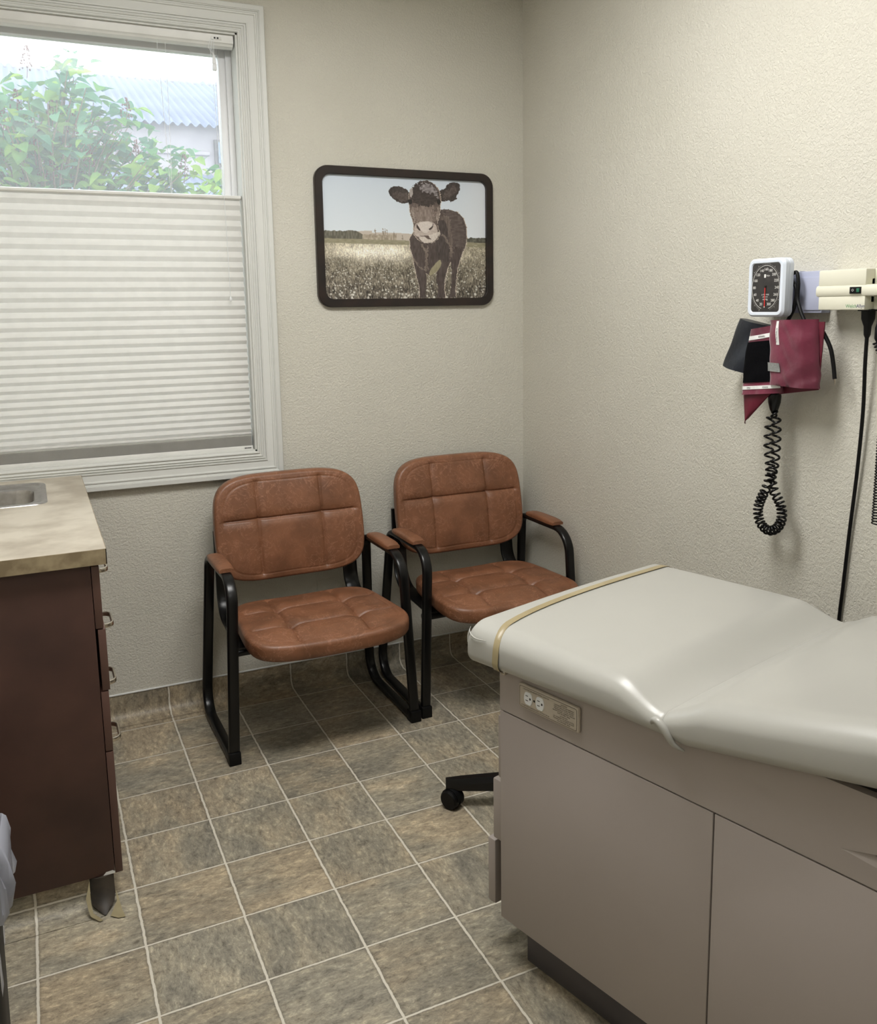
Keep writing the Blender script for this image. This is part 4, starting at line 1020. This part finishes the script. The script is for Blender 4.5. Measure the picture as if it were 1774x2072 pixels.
# coiled hose with plug
cp = thing('coiled_hose', 'black coiled hose hanging in a loop below the maroon cuff', 'coiled hose', (1.885, -1.12, 1.20))
b = MB(); b.lathe([(.006, 1.232), (.014, 1.224), (.0175, 1.205), (.0165, 1.188), (.011, 1.168), (.006, 1.158)], (1.886, -1.128, 0), 20)
b.build('hose_connector', M['gloss_black'], cp, True, sharp=80)
axis_pts = smooth3([(1.886, -1.132, 1.168), (1.886, -1.138, 1.13), (1.886, -1.140, 1.07), (1.886, -1.137, 1.02), (1.886, -1.130, .985), (1.886, -1.140, .950), (1.886, -1.166, .915), (1.886, -1.172, .880), (1.886, -1.158, .850), (1.886, -1.128, .836), (1.886, -1.098, .850), (1.886, -1.086, .882), (1.886, -1.094, .915), (1.886, -1.112, .950), (1.888, -1.122, .985), (1.892, -1.116, 1.02), (1.892, -1.108, 1.07), (1.892, -1.110, 1.13), (1.892, -1.122, 1.168)], 24)
LL = [0]
for a, c2 in zip(axis_pts, axis_pts[1:]): LL.append(LL[-1]+(c2-a).length)
tot = LL[-1]; pts = []; N_ = 2300; j = 0; ph = 0; dens = lambda s_: 1/(.0250 if (s_ < .145 or s_ > tot-.145) else (.0170 if (s_ < .24 or s_ > tot-.24) else .0112))
prev = None; u = Vector((1, 0, 0))
for k in range(N_):
    s_ = tot*k/(N_-1)
    while j < len(LL)-2 and LL[j+1] < s_: j += 1
    f_ = (s_-LL[j])/(LL[j+1]-LL[j]+1e-9); p = axis_pts[j].lerp(axis_pts[j+1], min(1, f_)); t = (axis_pts[j+1]-axis_pts[j]).normalized()
    v = t.cross(u).normalized(); ph += 2*PI*dens(s_)*tot/(N_-1)
    rad = .0110*min(1, .25+s_/.02, .25+(tot-s_)/.02)
    pts.append(p + u*math.cos(ph)*rad + v*math.sin(ph)*rad)
b = MB(); b.tube(pts, .0031, 7); b.build('coil', M['gloss_black'], cp, True, sharp=180)
# transformer / handle station
tr = thing('wall_transformer', 'cream wall-mounted instrument power unit with a green switch', 'wall unit', (XR, -1.45, 1.48))
X0, XF = XR, 1.893
b = MB()
b.box((XF, -1.387, 1.4895), (X0, -1.248, 1.5285), .003); b.box((XF, -1.387, 1.4315), (X0, -1.250, 1.4660), .003)
b.box((XF+.022, -1.387, 1.450), (X0, -1.252, 1.505), 0)
b.box((XF+.030, -1.72, 1.4315), (X0, -1.380, 1.5285), .004)
m_ = b; 
pr = [(XF+.006, 1.4915), (XF-.001, 1.4895), (XF-.004, 1.484), (XF-.004, 1.471), (XF-.001, 1.4655), (XF+.006, 1.4635)]
b.loft([[(x, y, z) for x, z in pr] + [(XF+.05, y, 1.4635), (XF+.05, y, 1.4915)] for y in (-1.245, -1.72)])
b.build('housing', M['cream'], tr, True, sharp=30)
b = MB(); b.box((XF-.0060, -1.3790, 1.4700), (XF-.0035, -1.3470, 1.4860), .0008); sw = b.build('rocker_switch', M['rubber'], tr, True)
b = MB(); b.box((XF-.0068, -1.3750, 1.4735), (XF-.0058, -1.3670, 1.4825), .0004); b.build('switch_lens', M['green'], sw, True)
b = MB(); vs, fs = text_geo('O', .008); b.add(vs, fs, None, XT(XF-.0063, -1.356, 1.478)); b.build('switch_mark', M['inkw'], sw, True, smooth=False)
b = MB(); vs, fs = text_geo('Welch', .0118, 'LEFT'); wmax = max(v[0] for v in vs); b.add(vs, fs, M['inkgreen'], XT(XF-.0004, -1.3335, 1.4405)); vs, fs = text_geo('Allyn', .0118, 'LEFT'); b.add(vs, fs, M['inkblue'], XT(XF-.0004, -1.3335-wmax, 1.4405))
b.build('maker_lettering', None, tr, True, smooth=False)
hd = thing('instrument_handle', 'black diagnostic instrument handle resting in the wall unit at the right edge', 'instrument handle', (1.90, -1.425, 1.53))
b = MB(); b.lathe([(.004, 1.578), (.009, 1.574), (.011, 1.560), (.009, 1.545), (.006, 1.530), (.006, 1.400), (.009, 1.390), (.009, 1.365), (.004, 1.355)], (1.893, -1.431, 0), 18); b.build('handle_body', M['rubber'], hd, True)
b = MB(); pts = []
for k in range(1100):
    s_ = k/1099; z = 1.355-.43*s_; yy = -1.431-.029*min(1, s_*9)+.003*max(0, s_-.7); a = s_*2*PI*62; pts.append((1.888+.0085*math.cos(a), yy+.0085*math.sin(a), z))
b.tube(pts, .0018, 6); b.build('coil_cord', M['gloss_black'], hd, True, sharp=180)
pc = thing('power_cord', 'straight black power cord hanging below the cream wall unit', 'power cord', (1.925, -1.36, 1.43))
b = MB(); b.lathe([(.016, 1.4330), (.016, 1.425), (.0155, 1.410), (.012, 1.400), (.009, 1.392), (.008, 1.372), (.005, 1.365)], (1.925, -1.373, 0), 18); b.box((1.910, -1.392, 1.4285), (1.940, -1.354, 1.4325), .001); b.build('plug', M['rubber'], pc, True, sharp=50)
b = MB(); b.tube(smooth3([(1.925, -1.373, 1.372), (1.928, -1.370, 1.30), (1.938, -1.364, 1.18), (1.944, -1.352, 1.02), (1.948, -1.338, .88), (1.950, -1.326, .72), (1.951, -1.318, .60), (1.951, -1.315, .30), (1.950, -1.315, .12)]), .0046, 10); b.build('cable', M['rubber'], pc, True, sharp=80)

# ---- wall outlet behind the chairs
ol = thing('wall_outlet', 'painted-over outlet plate low on the wall behind the left chair', 'outlet', (1.069, YW, .37))
b = MB(); b.box((1.034, YW-.005, .315), (1.105, YW, .409), .002); b.build('cover_plate', M['wall'], ol, True)

# ---- rolling stool
SC_ = Vector((1.42, -.84, 0))
so = thing('rolling_stool', 'black five-leg rolling stool base poking out behind the exam table', 'stool', SC_)
a0 = math.atan2(-.700+.84, 1.104-1.42)
for k in range(5):
    a = a0 + 2*PI*k/5; dx, dy = math.cos(a), math.sin(a); R_ = .345
    rings = []
    for q in range(9):
        f_ = q/8; rr = .03 + (R_-.03)*f_; w2 = .024 - .006*f_; zt = .106 - .020*f_; zb = .060 - .006*f_ + .0*f_
        if q == 8: w2 *= .55; rr += .006
        zb = .050 + .006*f_
        pr = [(-w2, zb), (-w2, zt-.014), (-w2*.55, zt), (w2*.55, zt), (w2, zt-.014), (w2, zb)]
        rings.append([(dx*rr - dy*s_, dy*rr + dx*s_, z) for s_, z in pr])
    b = MB(); b.loft(rings); lg = b.build('leg', M['black'], so, sharp=30)
    ca = a + 2.3 if k else a0 + .9; cx, cy = dx*R_*.985, dy*R_*.985
    ax = Vector((math.cos(ca), math.sin(ca), 0)); ctr = Vector((cx, cy, .0285)) + Vector((-ax.y, ax.x, 0))*.010
    b = MB(); pv = ax.orthogonal().normalized(); up = Vector((0, 0, 1)); sd = ax.cross(up)
    for s_ in (-1, 1):
        rings = []
        for off, rr in ((.004, .022), (.004, .0285), (.020, .0285), (.0240, .024), (.0240, .006)):
            rings.append([tuple(ctr + ax*s_*off + (up*math.cos(2*PI*i/26)+sd*math.sin(2*PI*i/26))*rr) for i in range(26)])
        b.loft(rings)
    b.tube([ctr-ax*.006, ctr+ax*.006], .008, 10); b.tube([(cx, cy, .036), (cx, cy, .066)], .010, 12)
    rings = []
    for off in (-.0235, .0235):
        rings.append([tuple(ctr + ax*off*.55 + (up*math.sin(g)+sd*math.cos(g))*rr_) for rr_, gs in ((.0310, [PI*i/10 for i in range(11)]), (.0292, [PI-PI*i/10 for i in range(11)])) for g in gs])
    b.loft(rings)
    b.build('caster', M['rubber'], lg, sharp=40)
b = MB(); b.lathe([(.020, .045), (.034, .050), (.036, .095), (.030, .108), (.024, .112), (.024, .30), (.016, .302), (.016, .42), (.05, .425), (.05, .430)], (0, 0, 0), 24); b.build('gas_column', M['black'], so)
b = MB(); b.lathe([(.14, .430), (.168, .434), (.178, .450), (.176, .478), (.160, .492), (.10, .498), (.001, .499)], (0, 0, 0), 40); b.build('round_seat', M['rubber'], so, sharp=60)

# ---- waste bin with liner
wb = thing('waste_bin', 'black waste bin with a clear plastic liner at the left edge', 'waste bin', (-.176, -1.10, 0))
b = MB(); rings = []
for z, s_ in ((0, .90), (.012, .915), (.30, .955), (.44, .985), (.455, 1.0), (.46, .98), (.44, .95), (.02, .86)):
    rings.append([(x, y, z) for x, y in rrect(.275*s_, .235*s_, .07*s_, 8)])
b.loft(rings); b.build('bin_body', M['can'], wb, sharp=40)
b = MB(); rings = []; rnd = random.Random(5); nL = 36*4
base = rrect(1, .86, .26, 35)
ph_ = [rnd.random()*6.28 for _ in range(6)]
for z, s_, amp in ((.330, 1.025, .010), (.350, 1.06, .012), (.40, 1.085, .010), (.44, 1.09, .007), (.470, 1.055, .005), (.478, 1.02, .004), (.470, .985, .004), (.43, .955, .006), (.20, .86, .012), (.05, .72, .015)):
    ring = []
    for i, (x, y) in enumerate(base):
        a = 2*PI*i/len(base); r_n = amp*(math.sin(9*a+ph_[0]+z*9)+.7*math.sin(17*a+ph_[1]-z*20)+.6*math.sin(31*a+ph_[2]+z*30)); q = 1+r_n/.14
        ring.append((x*.275*s_*q, y*.275*s_*q, z+amp*.8*math.sin(7*a+ph_[3])))
    rings.append(ring)
b.loft(rings, True, False); b.build('bin_liner', M['liner'], wb, sharp=70)

# ================================================================ OUTSIDE
plainbox('ground', (-14, YW+WT, -.5), (14, 30, -.4), M['gravel'])
bd = thing('neighbor_building', 'pale stucco building with a corrugated metal roof beyond the bush', 'building', (2, 9, -.4))
b = MB(); b.box((-9, 9.0, -.4), (11, 9.1, 3.80)); b.box((-9, 11.8, -.4), (11, 11.9, 4.94)); b.box((-9, 9.1, -.4), (-8.9, 11.8, 3.8)); b.box((10.9, 9.1, -.4), (11, 11.8, 3.8)); b.build('wall', M['stucco'], bd, True, smooth=False)
b = MB(); b.box((-9, 8.96, 3.40), (2.38, 9.0, 3.45), .01); b.build('ledge', M['stucco'], bd, True)
b = MB(); b.box((2.44, 8.95, 3.28), (3.3, 8.995, 3.60)); wn_ = b.build('window', M['kick'], bd, True); b = MB(); b.box((2.48, 8.93, 3.31), (3.26, 8.95, 3.57)); b.build('pane', M['darkglass'], wn_, True)
def corr(x0, x1, y0, z0, y1, z1, per=.11, amp=.022):
    m_ = MB(); n = int((x1-x0)/per*6); vs = []
    for i in range(n+1):
        x = x0+(x1-x0)*i/n; d = amp*math.sin(2*PI*(x-x0)/per)
        for y, z in ((y0, z0), (y1, z1)): vs.append((x, y, z+d))
    off = len(vs); vs += [(x, y, z-.012) for x, y, z in vs]
    fs = []
    for i in range(n): a = 2*i; fs += [(a, a+1, a+3, a+2), (off+a, off+a+2, off+a+3, off+a+1), (a, a+2, off+a+2, off+a)]
    m_.add(vs, fs); return m_
corr(-9, 11, 8.8, 3.74, 12.0, 5.02).build('corrugated_roof', M['roof'], bd, True, sharp=80)
corr(-9, 11, 7.2, 2.55, 8.96, 3.17).build('lean_to_roof', M['roof'], bd, True, sharp=80)

bush = thing('lilac_bush', 'leafy green lilac bush with brown seed heads outside the window', 'bush', (.3, 2.7, -.4))
rnd = random.Random(21)
def topz(x, y):
    X = [-1.2, -.6, -.1, .20, .42, .62, .80, 1.0, 1.25, 1.5]; Z = [2.42, 2.58, 2.64, 2.68, 2.78, 2.62, 2.46, 2.31, 2.18, 1.80]
    z = float(np.interp(x, X, Z)); return z - .55*((y-2.65)/.75)**2*(.6)
def leaf(mb_, p, d, nrm, L, mat):
    d = d.normalized(); s_ = d.cross(nrm).normalized(); n_ = s_.cross(d)
    sh_ = [(0, 0), (.08, .30), (.30, .42), (.62, .30), (1.0, 0), (.62, -.30), (.30, -.42), (.08, -.30)]
    vs = []
    for a, c2 in sh_: vs.append(p + d*a*L + s_*c2*L + n_*(abs(c2)*.35 - a*a*.25)*L)
    mid = [p + d*.30*L - n_*(.09*.25)*L, p + d*.62*L - n_*(.384*.25)*L]
    v = vs+mid
    mb_.add(v, [(0, 1, 2, 8), (8, 2, 3, 9), (9, 3, 4), (0, 8, 6, 7), (8, 9, 5, 6), (9, 4, 5)], mat)
lf = MB(); tw = MB()
trunks = [Vector((.0, 2.75, -.4)), Vector((.25, 2.6, -.4)), Vector((.5, 2.8, -.4))]
shoots = []
for k in range(620):
    x = rnd.uniform(-1.1, 1.42); y = rnd.uniform(2.15, 3.15); z = topz(x, y); z -= rnd.random()**1.6*1.5
    if z < .2: continue
    shoots.append(Vector((x, y, z)))
for k, (x, y, z) in enumerate([(.42, 2.55, 2.76), (.36, 2.5, 2.72), (.0, 2.5, 2.66), (.60, 2.5, 2.52), (.70, 2.5, 2.50), (.80, 2.5, 2.36), (.95, 2.5, 2.25), (1.08, 2.5, 2.17), (1.2, 2.5, 2.10), (.25, 2.5, 2.6), (.15, 2.5, 2.60), (-.05, 2.5, 2.55)]): shoots.append(Vector((x, y, z)))
for sp_ in shoots:
    base = Vector((.25+.45*(sp_.x-.25), 2.65+.5*(sp_.y-2.65), sp_.z-.45)); tip = sp_
    path = [base.lerp(tip, q/4)+Vector((rnd.uniform(-.01, .01), rnd.uniform(-.01, .01), .03*math.sin(q))) for q in range(5)]
    tw.tube(path, [.006, .005, .004, .003, .002], 5)
    for i in range(13):
        q = .25+.75*i/10; p = base.lerp(tip, q); az = rnd.uniform(0, 2*PI)
        d = Vector((math.cos(az), math.sin(az), rnd.uniform(-.75, .45)))
        n_ = Vector((rnd.uniform(-.5, .5), rnd.uniform(-.9, .2), 1.0))
        leaf(lf, p+d*.015, d, n_, rnd.uniform(.060, .098), M['leaf'] if rnd.random() < (.85 if p.z < 2.33 else .35) else M['leaf2'])
for tr_ in trunks: 
    for a in range(3): tw.tube(smooth3([tr_, tr_+Vector((rnd.uniform(-.1, .1), rnd.uniform(-.05, .05), 1.0)), Vector((rnd.uniform(-.4, 1.0), rnd.uniform(2.4, 2.9), 2.0))], 5), [.03-.0025*i for i in range(11)], 7)
fo = lf.build('foliage', None, bush, True, sharp=80); fo['kind'] = 'stuff'
tw.build('twigs', M['twig'], bush, True, sharp=80)
for (x, y, z) in [(.13, 2.42, 2.52), (.30, 2.42, 2.50), (.67, 2.40, 2.53), (.22, 2.38, 2.33), (.06, 2.40, 2.42), (.70, 2.38, 2.30), (.46, 2.36, 2.26), (.20, 2.5, 2.76), (.96, 2.4, 2.24), (.40, 2.36, 2.42), (.28, 2.36, 2.20)]:
    b = MB()
    b.tube([(x, y, z-.08), (x+.01, y, z), (x+.015, y, z+.07)], .0018, 5)
    for i in range(34):
        q = rnd.random(); r = .034*(1-q*.8); a = rnd.uniform(0, 2*PI); c0 = Vector((x+.01*q+r*math.cos(a), y+r*math.sin(a), z-.04+.12*q)); s_ = rnd.uniform(.0035, .006)
        b.add([c0+Vector(v)*s_ for v in ((1, 0, 0), (-1, 0, 0), (0, 1, 0), (0, -1, 0), (0, 0, 1.6), (0, 0, -1.2))], [(0, 2, 4), (2, 1, 4), (1, 3, 4), (3, 0, 4), (2, 0, 5), (1, 2, 5), (3, 1, 5), (0, 3, 5)])
    b.build('seed_head', M['seed'], bush, True, sharp=80)

# ================================================================ CEILING LIGHTS
for i, (lx, ly, st_) in enumerate(LAMPS):
    t = thing('ceiling_light', ('rectangular fluorescent ceiling troffer above the exam table foot', 'rectangular fluorescent ceiling troffer nearer the entrance')[i], 'ceiling light', (lx, ly, ZC), PI/2)
    b = MB()
    for lo, hi in (((-.31, -.61), (.31, -.585)), ((-.31, .585), (.31, .61)), ((-.31, -.585), (-.285, .585)), ((.285, -.585), (.31, .585))): b.box((lo[0], lo[1], -.030), (hi[0], hi[1], -.0005), .003)
    b.build('frame', M['trim'], t)
    b = MB(); b.box((-.285, -.585, -.020), (.285, .585, -.010)); b.build('diffuser', M['diff'][i], t, smooth=False)
